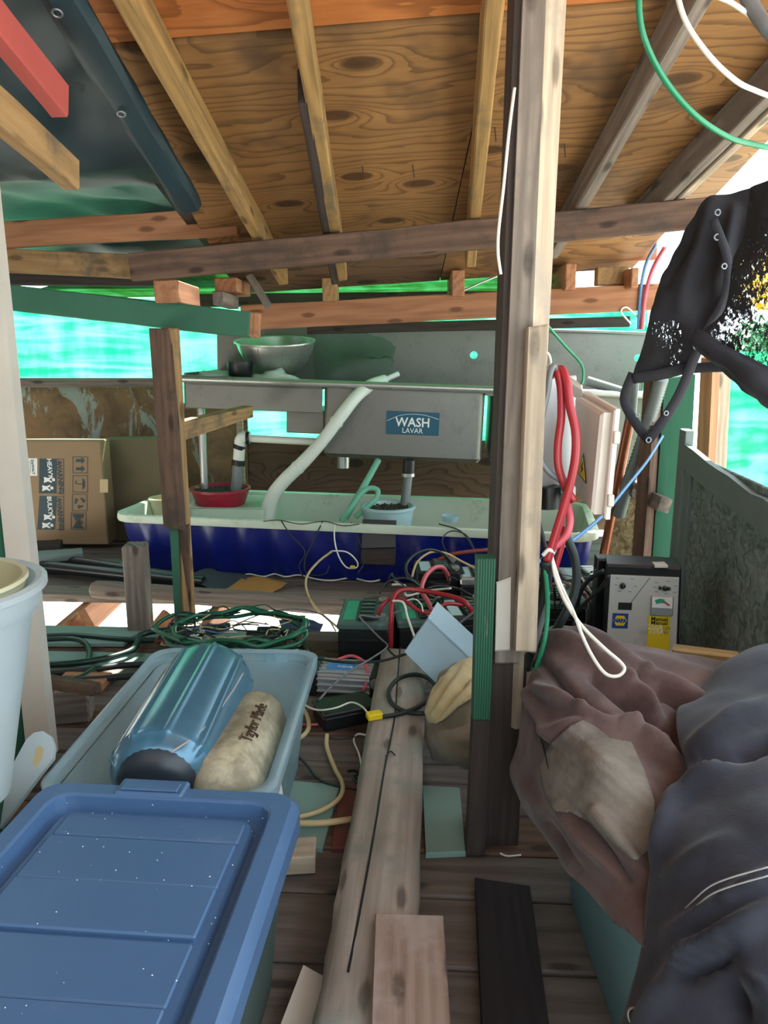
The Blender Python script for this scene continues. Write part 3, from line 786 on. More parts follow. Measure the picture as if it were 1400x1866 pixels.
shrub('leafy_shrub', 'green shrub outside below the yellow leaves', (3.3, 6.1, 1.12), (.6, .4, .25), 900, .05, m['leafg'], 4)

G().slab([V((-2.55, .3, 2.05)), V((-.6, .3, 2.1)), V((-.62, 2.2, 1.78)), V((-2.55, 2.2, 1.74))], .01, .002, back=(0, 0, 1)).make('roof_light_cover', m['rubber'], parent=ceiling)  # unseen cover over the tarp, added to block sun reaching the lid
# ---- unseen rest of the shed, walls added to darken the interior
wl_ = thing('wall_left', 'unseen left wall of dark plywood sheets, made solid to darken the ceiling', None, (-2.5, 2, 0), kind='structure')
for k in range(6):
    G().box(Fr((-2.5, -1.0, 0), (0, 1, 0)), k * .92, k * .92 + .915, 0, .02, 0, .92, .003).make('wall_panel', m['plydark'], parent=wl_)
for k in range(6):
    G().box(Fr((-2.505, -1.0, .93), (0, 1, 0)), k * .92, k * .92 + .912, 0, .015, 0, .60 if k > 2 else 1.2, .003).make('upper_panel', m['plydark'], parent=wl_)
wf_ = thing('wall_front', 'unseen plywood wall with an open doorway behind the viewpoint, added to darken the room', None, (-.6, -1.05, 0), kind='structure')
for k in range(2):
    G().box(Fr((-2.5 + k * 1.13, -1.05, 0), (1, 0, 0)), 0, 1.125, 0, .02, 0, 2.4, .003).make('wall_panel', m['plydark'], parent=wf_)
G().box(Fr((.98, -1.0, 0), (-.008, 1, 0)), 0, 2.5, -.02, 0, 0, .62, .003).make('wall_panel', m['osb'], parent=rw)

# ================================================================ helpers for the objects
def rrect(w, d, r, n=5, ripple=None):
    """outline of a rounded rectangle centred on 0,0; ripple(side position) -> outward offset"""
    pts = []
    for cx, cy, a in ((w / 2 - r, -d / 2 + r, -90), (w / 2 - r, d / 2 - r, 0), (-w / 2 + r, d / 2 - r, 90), (-w / 2 + r, -d / 2 + r, 180)):
        for k in range(n + 1):
            t = math.radians(a + 90 * k / n); pts.append((cx + r * math.cos(t), cy + r * math.sin(t)))
    return pts
def loft(g, fr, rings, cap0=False, cap1=False):
    n = len(rings[0][0]); vs_ = []
    for o, z in rings: vs_ += [fr(x, y, z) for x, y in o]
    fs = [(i * n + j, i * n + (j + 1) % n, (i + 1) * n + (j + 1) % n, (i + 1) * n + j) for i in range(len(rings) - 1) for j in range(n)]
    if cap0: fs.append(tuple(range(n))[::-1])
    if cap1: fs.append(tuple((len(rings) - 1) * n + j for j in range(n)))
    if g.fr is None: g.fr = fr
    return g.add(vs_, fs)
def TF(o, x, normal):                               # frame for lettering: along x, facing normal
    x = V(x).normalized(); nn = V(normal); nn = (nn - x * nn.dot(x)).normalized()
    return Fr(o, x, nn.cross(x))
def plate_holes(g, fr, x0, x1, z0, z1, y, holes):
    """plate in the x/z plane with round holes"""
    xs = [x0]
    for hx, hz, r in sorted(holes): xs += [hx - 2 * r, hx + 2 * r]
    xs.append(x1)
    quad = lambda a, b, c, d: g.add([fr(a, y, c), fr(b, y, c), fr(b, y, d), fr(a, y, d)], [(0, 1, 2, 3)])
    hs = sorted(holes)
    for i in range(len(xs) - 1):
        if i % 2 == 0: quad(xs[i], xs[i + 1], z0, z1)
        else:
            hx, hz, r = hs[i // 2]; a, b, c, d = xs[i], xs[i + 1], hz - 2 * r, hz + 2 * r
            quad(a, b, z0, c); quad(a, b, d, z1)
            n = 16; vs_ = []
            for k in range(n):
                t = 2 * math.pi * k / n; cx, cz = math.cos(t), math.sin(t); q = 1 / max(abs(cx), abs(cz))
                vs_ += [fr(hx + r * cx, y, hz + r * cz), fr(hx + 2 * r * cx * q, y, hz + 2 * r * cz * q)]
            g.add(vs_, [(2 * k, 2 * k + 1, (2 * k + 3) % (2 * n), (2 * k + 2) % (2 * n)) for k in range(n)])
    if g.fr is None: g.fr = fr
    return g

# ================================================================ the sink
A, B = P(335, 690, 3.84), P(1225, 722, 3.64)
SK = Fr(A, B - A); SLn = (B - A).length
sink = thing('wash_sink', 'long stainless steel wash sink with drainboard against the back wall', 'sink', SK(1.1, .3, -.5))
g = G(); g.box(SK, 0, .70, 0, .012, -.145, -.01, .003); g.box(SK, 0, .70, 0, .6, -.03, -.018, .002); g.box(SK, 0, .012, 0, .6, -.145, .03, .003)
g.make('drainboard', m['steel'], sink)
g = G(); g.box(SK, .50, .695, .10, .5, -.26, -.145, .004); g.make('under_box', m['steel'], sink)
def tub(x0, x1):
    f = SK.at((x0 + x1) / 2, .29, 0); wd = x1 - x0
    o = lambda k, r: rrect(wd - k, .55 - k, r, 4)
    g = G(); loft(g, f, [(o(.03, .03), -.365), (o(0, .03), -.345), (o(0, .03), -.012), (o(.012, .03), -.012), (o(.02, .03), -.34), (o(.05, .03), -.355)], True, True)
    t = g.make('tub', m['steel'], sink, smooth=35)
    dr = G(); c = SK(x0 + wd * .1 if x0 < 1 else x0 + wd * .4, .2, -.36)
    dr.lathe(Fr(c, SK.x), [(.001, -.085), (.033, -.085), (.033, 0), (.045, 0)], 16)
    dr.make('drain', m['zinc'], t, smooth=35)
    return t
t1 = tub(.705, 1.50); t2 = tub(1.54, SLn)
g = G(); g.tube([SK(-.005, -.004, 0), SK(SLn + .005, -.004, 0)], .019, 12, 1); g.make('rolled_rim', m['steelbright'], sink, smooth=40)
g = G(); g.box(SK, .70, SLn, .52, .6, -.03, -.012, .002); g.box(SK, 1.5, 1.54, .0, .58, -.03, -.012, .002); g.make('deck', m['steel'], sink)
hole = []
for px, py in ((863, 647), (1152, 652)):
    p = P(px, py, 4.38); d = p - SK.o; hole.append((d.dot(SK.x), d.dot(SK.z), .021))
g = G(); plate_holes(g, SK, -.01, SLn, -.02, .30, .60, hole); g.box(SK, -.01, SLn, .585, .64, .297, .312, .003)
g.make('backsplash', m['steel'], sink, solid=.004)
for lx in (.05, SLn - .08):
    g = G(); p = SK(lx, .1, -.1); g.rod(V((p.x, p.y, .0)), p, .02); p = SK(lx, .52, -.1); g.make('leg', m['zinc'], sink, smooth=40)
# WASH / LAVAR sign on the first tub
q0 = P(706, 748, 3.8); d = q0 - SK.o; sx0, sz1 = d.dot(SK.x), d.dot(SK.z)
sw, sh = .262, .112
sg = thing('sink_sign', 'teal WASH LAVAR sign stuck on the front of the sink', 'sign', SK(sx0, 0, sz1 - sh))
fs_ = SK.at(sx0, .010, sz1 - sh)
G().box(fs_, 0, sw, -.003, .003, 0, sh, .001).make('plate', m['prtteal'], sg)
text('wash_lettering', 'WASH', .062, TF(fs_(sw * .5, -.0035, sh * .53), SK.x, -SK.y), m['prtwhite'], sg, bold=.0012, sx=.95)
text('lavar_lettering', 'LAVAR', .036, TF(fs_(sw * .5, -.0035, sh * .17), SK.x, -SK.y), m['prtwhite'], sg, sx=.95)
g = G(); g.tube([fs_(.004, -.0035, sh * .58), fs_(sw * .25, -.0035, sh * .83), fs_(sw * .5, -.0035, sh * .91), fs_(sw * .75, -.0035, sh * .87), fs_(sw - .004, -.0035, sh * .72)], .0012, 5, 5)
g.make('arc_line', m['prtwhite'], sg)

# ---- on the drainboard
def sk_at(px, py, yoff=.3):                         # point of the drainboard plane near a pixel column
    p = P(px, py, SK.o.y + yoff); return p
bc = SK(.405, .30, -.016)
bowl = thing('metal_bowl', 'large dented steel mixing bowl on the drainboard', 'bowl', bc)
f = Fr(bc, (1, 0, 0)).rotx(8)
g = G(); g.lathe(f, [(.001, .045), (.08, .045), (.115, .06), (.165, .12), (.192, .175), (.202, .21), (.213, .214), (.213, .221), (.2, .217), (.186, .175), (.158, .12), (.11, .066), (.001, .052)], 36)
g.make('bowl_shell', m['steelbright'], bowl, smooth=50)
g = G(); g.lathe(f, [(.09, 0), (.085, .012), (.06, .022), (.055, .035), (.075, .046)], 28); g.make('foot', m['steel'], bowl, smooth=40)
for a in range(10):
    t = a * .628; g = G(); g.tube([f(r * math.cos(t), r * math.sin(t), z) for r, z in ((.122, .066), (.167, .12), (.194, .175), (.203, .205))], .0016, 5, 4); g.make('flute', m['steelbright'], bowl, smooth=True)
g = G(); g.lathe(Fr(bc + V((.02, 0, .13)), (1, 0, 0)), [(.001, .04), (.05, .035), (.075, .012), (.085, -.02), (.05, -.05), (.001, -.06)], 14)
for v_ in g.v: v_ += V((noise.noise(v_ * 30), noise.noise(v_ * 30 + V((5, 0, 0))), noise.noise(v_ * 30 + V((0, 9, 0))))) * .012
g.make('scrubber', m['black'], label='dark scrubbing pad heaped inside the steel bowl', cat='pad', smooth=True)
g = G(); c = SK(.262, .10, -.016); f = Fr(c, (1, 0, 0))
g.lathe(f, [(.045, 0), (.06, .004), (.06, .03), (.056, .035), (.06, .04), (.065, .105), (.055, .105), (.052, .03), (.001, .02)], 24)
g.make('pipe_coupling', m['black'], label='black plastic pipe coupling standing at the front of the drainboard', cat='pipe fitting', smooth=40)
def lump(name, mat, c, rad, label, cat, seed=1, amp=.25, fq=9, nu=20, nv=12, flat=-.5, parent=None, ridged=False):
    g = G(); vs_ = []; 
    for i in range(nv + 1):
        for j in range(nu):
            th = math.pi * i / nv; ph = 2 * math.pi * j / nu
            d = V((math.sin(th) * math.cos(ph), math.sin(th) * math.sin(ph), math.cos(th)))
            q = d * fq * .25 + V((seed, seed * 2.3, seed * .7))
            k = noise.noise(q) + .5 * noise.noise(q * 2.2)
            if ridged: k = .6 - 1.6 * abs(k)
            k = 1 + amp * k
            z = max(d.z, flat) * rad[2] * k
            vs_.append(V(c) + V((d.x * rad[0] * k, d.y * rad[1] * k, z)))
    g.add(vs_, [(i * nu + j, i * nu + (j + 1) % nu, (i + 1) * nu + (j + 1) % nu, (i + 1) * nu + j) for i in range(nv) for j in range(nu)])
    return g.make(name, mat, parent, label=label, cat=cat, smooth=True)
lump('rag', m['rag'], SK(.10, .2, 0), (.11, .07, .04), 'pale crumpled rag beside the black pipe coupling', 'rag', 2, .5)
lump('plastic_bag', m['rag'], SK(.42, .13, 0), (.13, .06, .045), 'crumpled whitish plastic under the steel bowl', 'bag', 5, .5)
g = G().box(SK.at(.55, .06, -.016).rotz(12).rotx(-50), 0, .11, 0, .075, 0, .01, .001)
g.make('paper_card', m['prtwhite'], label='small white card lying in front of the steel bowl', cat='card')
# crumpled clear film beside the bowl
rows = [[(575, 612, 4.2), (610, 604, 4.24), (660, 606, 4.26), (700, 618, 4.25), (722, 632, 4.2)],
        [(572, 640, 4.16), (615, 636, 4.2), (660, 640, 4.2), (700, 645, 4.17), (716, 655, 4.12)],
        [(572, 672, 4.05), (612, 660, 4.02), (660, 656, 3.98), (702, 660, 3.98), (714, 670, 3.98)],
        [(578, 700, 3.98), (620, 694, 3.92), (660, 686, 3.9), (700, 684, 3.9), (716, 690, 3.92)],
        [(584, 707, 3.94), (625, 708, 3.9), (665, 709, 3.88), (700, 710, 3.88), (718, 709, 3.9)]]
g = sheet(rows, 6, 6, .02, 14, folds=[(580, 700, 650, 665, 8, .03), (650, 665, 710, 660, 8, .03), (640, 610, 700, 640, 6, .02)], seed=3)
g.make('plastic_film', m['bag'], label='crumpled clear plastic film piled against the sink backsplash', cat='plastic film', smooth=True, solid=.0008)
# white hose over the rim into the tank
hs = thing('drain_hose', 'thick white hose running from the sink down into the blue tank', 'hose', P(540, 850, 3.75))
pts = [(702, 692, 3.86), (676, 702, 3.80), (650, 722, 3.74), (622, 757, 3.70), (588, 803, 3.69), (552, 843, 3.70), (517, 877, 3.72), (495, 908, 3.74), (484, 948, 3.76)]
G().tube([P(*p) for p in pts], [.026, .031, .031, .032, .030, .033, .034, .036, .04], 14, 6).make('hose_body', m['hose'], hs, smooth=True)
G().tube([P(726, 681, 3.9), P(706, 690, 3.87), P(690, 697, 3.84)], [.014, .014, .018], 10, 4).make('nozzle', m['hose'], hs, smooth=True)
for i in (3, 5, 7):
    a, b = P(*pts[i]), P(*pts[i + 1]); G().rod(a + (b - a) * .2, a + (b - a) * .32, .036, 14).make('collar', m['hose'], hs, smooth=40)

# ================================================================ the blue tank
TA, TB = PZ(197, 938, .285), PZ(1096, 976, .285)
TL_ = (TB - TA).length; TD = .76
TK = Fr(V((TA.x, TA.y, 0)), V((TB.x - TA.x, TB.y - TA.y, 0))); TC = TK.at(TL_ / 2, TD / 2, 0)
tank = thing('water_tank', 'long navy blue fluted tank with a white liner under the sink', 'tank', TC(0, 0, 0))
def fluted(w_, d_, r, amp):
    base = []; n1, n2, nc = 120, 30, 6
    def seg(p, q, n): return [(p[0] + (q[0] - p[0]) * k / n, p[1] + (q[1] - p[1]) * k / n) for k in range(n)]
    o = []
    x, y = w_ / 2, d_ / 2
    fl = lambda s, per: amp * max(-.35, math.sin(s * 2 * math.pi / per)) 
    for px, py in seg((-x + r, -y), (x - r, -y), n1): o.append((px, py - fl(px, .17)))
    for k in range(nc): t = math.radians(-90 + 90 * k / nc); o.append((x - r + r * math.cos(t), -y + r + r * math.sin(t)))
    for px, py in seg((x, -y + r), (x, y - r), n2): o.append((px + fl(py, .17), py))
    for k in range(nc): t = math.radians(90 * k / nc); o.append((x - r + r * math.cos(t), y - r + r * math.sin(t)))
    for px, py in seg((x - r, y), (-x + r, y), n1): o.append((px, py + fl(px, .17)))
    for k in range(nc): t = math.radians(90 + 90 * k / nc); o.append((-x + r + r * math.cos(t), y - r + r * math.sin(t)))
    for px, py in seg((-x, y - r), (-x, -y + r), n2): o.append((px - fl(py, .17), py))
    for k in range(nc): t = math.radians(180 + 90 * k / nc); o.append((-x + r + r * math.cos(t), -y + r + r * math.sin(t)))
    return o
g = G(); loft(g, TC, [(fluted(TL_ - .12, TD - .12, .09, .010), .004), (fluted(TL_ - .10, TD - .1, .09, .014), .03), (fluted(TL_ - .06, TD - .05, .1, .012), .2), (fluted(TL_ - .045, TD - .04, .1, .0), .252)], True)
g.make('tank_shell', m['tankblue'], tank, smooth=40)
g = G(); R_ = lambda k, r: rrect(TL_ - k, TD - k, r, 8)
loft(g, TC, [(R_(.05, .1), .245), (R_(0.0, .12), .25), (R_(-.005, .12), .262), (R_(0, .12), .285), (R_(.03, .11), .29), (R_(.075, .1), .284), (R_(.11, .1), .2), (R_(.16, .1), .06)], False, True)
g.make('tank_liner', m['tankwhite'], tank, smooth=35)
g = G(); o = R_(.145, .1); g.add([TC(x, y, .105) for x, y in o], [tuple(range(len(o)))]); g.make('water_surface', m['water'], tank)
wv = [(395, 1043), (430, 1049), (455, 1046), (480, 1051), (500, 1046), (520, 1051), (545, 1048), (575, 1055), (605, 1058), (640, 1053), (675, 1060), (705, 1054), (725, 1062)]
G().tube([PZ(x, y, .012) for x, y in wv], .004, 5, 4).make('bottom_bead', m['pvc'], label='thin wavy white strip along the foot of the blue tank', cat='strip', smooth=True)
# things in the tank
def pot(name, label, c, R1, R0, h, mat, fill, rim=.008, cat='pot'):
    t = thing(name, label, cat, c); f = Fr(c, (1, 0, 0))
    G().lathe(f, [(.001, 0), (R0, 0), (R1, h - .012), (R1 + rim, h - .012), (R1 + rim, h), (R1 - .006, h), (R1 - .02, h - .03)], 36).make('pot_wall', mat, t, smooth=40)
    r = random.Random(len(label)); g = G()
    for _ in range(150):
        a, q = r.uniform(0, 6.28), R1 * .9 * math.sqrt(r.random()); p = f(q * math.cos(a), q * math.sin(a), h - .022 + r.uniform(0, .006)); s = r.uniform(.007, .014)
        g.add([p + V((s, 0, 0)), p + V((0, s, 0)), p + V((-s, 0, 0)), p + V((0, -s, 0)), p + V((0, 0, s * .7))], [(0, 1, 4), (1, 2, 4), (2, 3, 4), (3, 0, 4)])
    G().disc(f, R1 - .01, h - .022, 30).make('soil', fill, t)
    g.make('gravel', fill, t, kind='stuff')
    return t
c = P(403, 930, 3.93); c.z = .25
g = G(); f = TK; b0 = P(333, 950, 3.66); b1 = P(484, 957, 3.64)
wb = G(); fw = Fr(V((b0.x, b0.y + .07, .06)), V((b1.x - b0.x, b1.y - b0.y, 0))); wl = (b1 - b0).length
loft(wb, fw.at(wl / 2, .17, 0), [(rrect(wl - .05, .3, .03), 0), (rrect(wl, .34, .04), .235), (rrect(wl + .015, .355, .04), .24), (rrect(wl - .02, .32, .04), .24), (rrect(wl - .06, .28, .03), .225)], True, True)
wb.make('storage_tray', m['tankwhite'], label='white plastic tray inside the tank under the red basin', cat='tray', smooth=35)
rp = P(403, 918, 3.9); rp.z = .288
pot('red_basin', 'red plastic basin of wet gravel on the white tray in the tank', rp, .150, .125, .085, m['redpot'], m['gravel'], cat='basin')
bp = P(707, 955, 3.62); bp.z = .20
pot('gravel_pot', 'pale blue rimmed pot of gravel in the tank below the sink drain', bp, .128, .11, .135, m['bluepot'], m['gravel'])
c = P(300, 905, 4.0); c.z = .12
G().lathe(Fr(c, (1, 0, 0)), [(.001, 0), (.06, 0), (.08, .17), (.086, .17), (.086, .18), (.07, .18)], 24).make('plastic_tub', m['bucketin'], label='small white tub at the left end inside the blue tank', cat='tub', smooth=40)
c = P(820, 957, 3.55); c.z = .27
G().lathe(Fr(c, (1, 0, 0)), [(.001, .012), (.04, .012), (.045, .03), (.04, .03), (.035, .0), (.001, 0)], 20).make('small_cup', m['clearbox'], label='small clear aqua cup on the tank rim right of the gravel pot', cat='cup', smooth=40)
# pipes into the pots
pp = thing('drain_pipe', 'white and clear drain pipe with elbow feeding the red basin', 'pipe', P(430, 900, 3.9))
G().rod(P(429, 908, 3.9), P(435, 842, 3.9), .029).make('clear_pipe', m['pvcgrey'], pp, smooth=40)
G().rod(P(434, 848, 3.9), P(435, 838, 3.9), .034).make('black_band', m['black'], pp, smooth=40)
G().rod(P(435, 839, 3.9), P(437, 812, 3.9), .030).make('coupler', m['pvc'], pp, smooth=40)
G().rod(P(435, 818, 3.9), P(437, 811, 3.9), .033).make('black_band', m['black'], pp, smooth=40)
G().tube([P(437, 812, 3.9), P(438, 802, 3.9), P(444, 796, 3.9), P(454, 798, 3.9)], .029, 14, 5).make('elbow', m['pvc'], pp, smooth=True)
G().rod(P(449, 798, 3.9), P(455, 798, 3.9), .034).make('black_band', m['black'], pp, smooth=40)
G().rod(P(453, 799, 3.9), P(592, 806, 3.88), .019).make('horizontal_pipe', m['pvc'], pp, smooth=40)
pp = thing('drain_pipe', 'dark drain pipe from the sink tub into the pale blue pot', 'pipe', P(737, 945, 3.7))
G().rod(P(746, 838, 3.74), P(744, 868, 3.74), .030).make('drain_nut', m['black'], pp, smooth=40)
G().rod(P(744, 864, 3.74), P(735, 948, 3.7), .024).make('tail_pipe', m['pvcgrey'], pp, smooth=40)
G().rod(P(744, 862, 3.74), P(744, 868, 3.74), .034).make('clamp', m['zinc'], pp, smooth=40)
cable('clear_hose', m['aqua'], [(690, 838, 3.75), (668, 878, 3.68), (648, 912, 3.66), (630, 944, 3.66)], .016, 'straight aqua tinted clear hose hanging from the sink tub', 'hose', sides=10)
cable('clear_hose', m['aqua'], [(622, 950, 3.6), (640, 925, 3.6), (655, 903, 3.62), (672, 890, 3.64), (688, 893, 3.64), (686, 908, 3.62), (668, 925, 3.6), (648, 942, 3.6)], .013, 'looped aqua clear hose lying on the tank rim', 'hose', sides=10)
# black plate hung over the tank rim
bk = thing('hanging_plate', 'dark grey bent plate hung over the front rim of the tank', 'plate', P(690, 1020, 3.33))
G().slab([P(661, 946, 3.42), P(723, 948, 3.41), P(722, 998, 3.36), P(658, 1000, 3.37)], .006).make('upper_plate', m['pvcblack'], bk)
G().slab([P(658, 1001, 3.37), P(722, 999, 3.36), P(720, 1030, 3.35), P(657, 1028, 3.36)], .006).make('lower_plate', m['dark'], bk)

# ================================================================ posts on the left
lp = thing('wall_post', 'split post of several boards carrying the green painted beam', 'post', PZ(330, 1138))
def pb(parent, name, mat, quad, th, back=None): return board(name, mat, quad, th, parent=parent, back=back)
pb(lp, 'front_board', m['brown'], [(271, 598, 2.76), (312, 598, 2.76), (334, 967, 2.76), (298, 962, 2.76)], .04)
pb(lp, 'side_board', m['tan'], [(311, 598, 2.755), (327, 598, 2.79), (358, 1138, 2.88), (336, 1140, 2.85)], .045)
pb(lp, 'green_board', m['green'], [(309, 960, 2.80), (324, 960, 2.80), (331, 1138, 2.86), (319, 1142, 2.86)], .04)
pb(lp, 'lower_board', m['brown'], [(323, 960, 2.81), (342, 960, 2.81), (350, 1140, 2.87), (330, 1140, 2.87)], .04)
np_ = thing('door_post', 'whitewashed post with green painted side at the left edge', 'post', PZ(60, 1390))
pb(np_, 'front_board', m['white'], [(-84, 130, 1.74), (-38, 130, 1.74), (95, 1382, 1.80), (50, 1390, 1.80)], .04)
pb(np_, 'green_board', m['greendark'], [(-146, 130, 1.70), (-82, 130, 1.745), (52, 1390, 1.81), (-12, 1440, 1.77)], .04)
board('brace_board', m['tan'], [(326, 772, 2.80), (462, 740, 3.6), (462, 760, 3.6), (326, 806, 2.80)], .05, label='mossy brace board running back from the split left post', cat='board')
g = G(); a = PZ(232, 1150); g.box(Fr((a.x, a.y, -.1), (1, .08, 0)), 0, .085, 0, .085, 0, .44, .006); g.fr = Fr(a, (0, 0, 1), V((0, 1, 0)))
g.make('short_post', m['grey'], label='short sawn grey post stub standing in the bright floor gap', cat='post')

# ================================================================ the centre post
cp = thing('centre_post', 'tall centre post built up of weathered boards', 'post', PZ(915, 1562))
Y0 = 1.47
def cboard(name, mat, quad, th, dy=0.0): return board(name, mat, [(x, y, Y0 + dy) for x, y in quad], th, parent=cp)
cboard('shaded_board', m['dark'], [(947, -232), (963, -232), (900, 1562), (878, 1562)], .085, .012)  # shaded left face of the post, its shade put into dark wood
cboard('front_board', m['grey'], [(963, -232), (1005, -232), (946, 1210), (902, 1210)], .05)
board('side_board', m['greylight'], [(1005, -232, Y0 + .002), (1045, -232, Y0 + .035), (962, 1330, Y0 + .03), (941, 1330, Y0 + .002)], .05, parent=cp)  # lit right face of the post, the light put into paler wood
cboard('lower_board', m['dark'], [(903, 1190), (962, 1190), (944, 1562), (888, 1562)], .06, .014)
cboard('short_board', m['greylight'], [(964, 596), (999, 590), (978, 1190), (940, 1188)], .035, -.037)
cboard('patched_board', m['white'], [(905, 1062), (932, 1052), (930, 1186), (902, 1188)], .006, -.007)
gb = G(); q = [P(870, 1018, Y0 - .03), P(904, 1018, Y0 - .03), P(893, 1312, Y0 - .03), P(862, 1312, Y0 - .03)]
gb.slab(q, .035, .002)
for k in range(7):
    t0 = (k + .25) / 7; t1 = (k + .8) / 7
    gb.slab([q[0].lerp(q[1], t0) - V((0, .003, 0)), q[0].lerp(q[1], t1) - V((0, .003, 0)), q[3].lerp(q[2], t1) - V((0, .003, 0)), q[3].lerp(q[2], t0) - V((0, .003, 0))], .006, .001)
gb.make('grooved_board', m['groove'], cp)
cboard('foot_board', m['dark'], [(862, 1313), (893, 1313), (884, 1562), (850, 1562)], .035, -.028)

# ---- electrical box on the post
eb = thing('fuse_box', 'beige plastic fuse box with its cover ajar on the centre post', 'fuse box', P(1050, 890, 1.55))
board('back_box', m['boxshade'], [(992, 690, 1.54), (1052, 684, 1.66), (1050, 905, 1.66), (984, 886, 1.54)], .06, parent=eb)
board('top_flange', m['boxgrey'], [(1034, 682, 1.64), (1062, 700, 1.60), (1062, 712, 1.58), (1034, 694, 1.62)], .03, parent=eb)
dq = [P(1048, 722, 1.60), P(1096, 752, 1.44), P(1078, 938, 1.44), P(1042, 884, 1.60)]
g = G().slab(dq, .022, .006, back=(1, .22, 0)); dr = g.make('door', m['boxgrey'], eb)
dl = [P(1045, 713, 1.605), P(1101, 746, 1.425), P(1083, 948, 1.425), P(1038, 893, 1.605)]
off = V((.021, .004, 0))
g = G().slab([p + off for p in dl], .012, .003, back=(1, .22, 0)); g.make('door_rim', m['boxgrey'], eb)
for t in (.25, .82):
    p = dl[1].lerp(dl[2], t) + off; g = G().box(Fr(p, (1, 0, 0)), .002, .014, -.006, .004, -.012, .012, .002); g.make('hinge', m['boxgrey'], eb)
nd = (dq[1] - dq[0]).cross(dq[3] - dq[0]).normalized()
if nd.dot(CAM - dq[0]) < 0: nd = -nd
def on_door(s, t, k=.0008): return dq[0].lerp(dq[1], s).lerp(dq[3].lerp(dq[2], s), t) + nd * k
tri = [on_door(.34, .76, .004), on_door(.76, .76, .004), on_door(.55, .50, .004)]
def flatpoly(name, pts, mat, parent, n, th=.0006):
    k = len(pts); g = G().add(list(pts) + [p - n * th for p in pts], [tuple(range(k)), tuple(range(k, 2 * k))[::-1]] + [(i, k + i, k + (i + 1) % k, (i + 1) % k) for i in range(k)])
    return g.make(name, mat, parent)
flatpoly('warning_triangle', tri, m['prtblack'], dr, nd)
cen = sum(tri, V()) / 3
flatpoly('triangle_face', [cen + (p - cen) * .8 + nd * .0009 for p in tri], m['prtyel'], dr, nd)
bz = lambda s, t: on_door(s + .07, t, .0058)
flatpoly('lightning_bolt', [bz(.51, .58), bz(.44, .66), bz(.48, .66), bz(.43, .72), bz(.55, .64), bz(.50, .64)], m['prtblack'], dr, nd)
for k in range(2):
    a, b = on_door(.3 + .05 * k, .3 + .04 * k), on_door(.62, .33 + .04 * k); flatpoly('printed_line', [a, b, b - V((0, 0, .003)), a - V((0, 0, .003))], m['boxshade'], dr, nd)
g = G(); g.tube([P(1000, 886, 1.56), P(1000, 925, 1.56)], .026, 12, 1); g.make('cable_gland', m['black'], eb, smooth=40)

# ================================================================ cardboard boxes, back left
cb = thing('cardboard_box', 'upright cardboard box printed with heavy and bulky warnings', 'box', P(110, 988, 4.06))
f = Fr(P(10, 992, 4.06), (1, -.02, 0)); cw = (P(199, 990, 4.06) - f.o).length; ch = P(100, 803, 4.06).z - f.o.z
g = G().box(f, 0, cw, 0, .13, 0, ch, .006); cbx = g.make('carton', m['card'], cb)
def onbox(x, y, k=.0012): p = P(x, y, 4.055); return V((p.x, 4.0595 - .02 * (p.x - f.o.x) - k, p.z))
def printq(name, x0, y0, x1, y1, mat, k=.0012, sk=0): return flatpoly(name, [onbox(x0, y0, k), onbox(x1, y0, k), onbox(x1 - sk, y1, k), onbox(x0 - sk, y1, k)], mat, cb, V((0, -1, 0)))
down = V((0, 0, -1)); out = V((0, -1, 0))
for (y0, y1, word, sk) in ((836, 899, 'HEAVY', 1), (904, 965, 'BULKY', 4)):
    printq('warning_panel', 72, y0, 104, y1, m['prtslate'], sk=sk)
    for (a, b, c_, d_) in ((104, y0, 117, y0 + 1), (104, y1 - 1, 117, y1), (116, y0, 117, y1)): printq('warning_frame', a, b, c_, d_, m['prtslate'])
    text('warning_lettering', 'WARNING', .036, TF(onbox(110, (y0 + y1) / 2 + 4, .0015), down, out), m['prtslate'], cb, bold=.0014)
    flatpoly('alert_mark', [onbox(106, y0 + 3, .0014), onbox(106, y0 + 9, .0014), onbox(114, y0 + 6, .0014)], m['prtslate'], cb, out)
    text('weight_lettering', word, .034, TF(onbox(91, y0 + 17, .002), down, out), m['prtwhite'], cb, bold=.0008)
    for k, dx in ((0, 0), (1, -3)):
        yy = y0 + 38 + k * 15; xx = 88 + dx
        flatpoly('lifting_figure', [onbox(xx - 8, yy - 5, .002), onbox(xx - 7, yy, .002), onbox(xx - 8, yy + 6, .002), onbox(xx, yy + 3, .002), onbox(xx + 7, yy + 6, .002), onbox(xx + 7, yy + 3, .002), onbox(xx + 2, yy, .002), onbox(xx + 7, yy - 3, .002), onbox(xx + 7, yy - 6, .002), onbox(xx, yy - 3, .002)], m['prtwhite'], cb, out)
        G().disc(TF(onbox(xx + 10, yy, .002), (1, 0, 0), out).rotx(90), .009).make('figure_head', m['prtwhite'], cb)
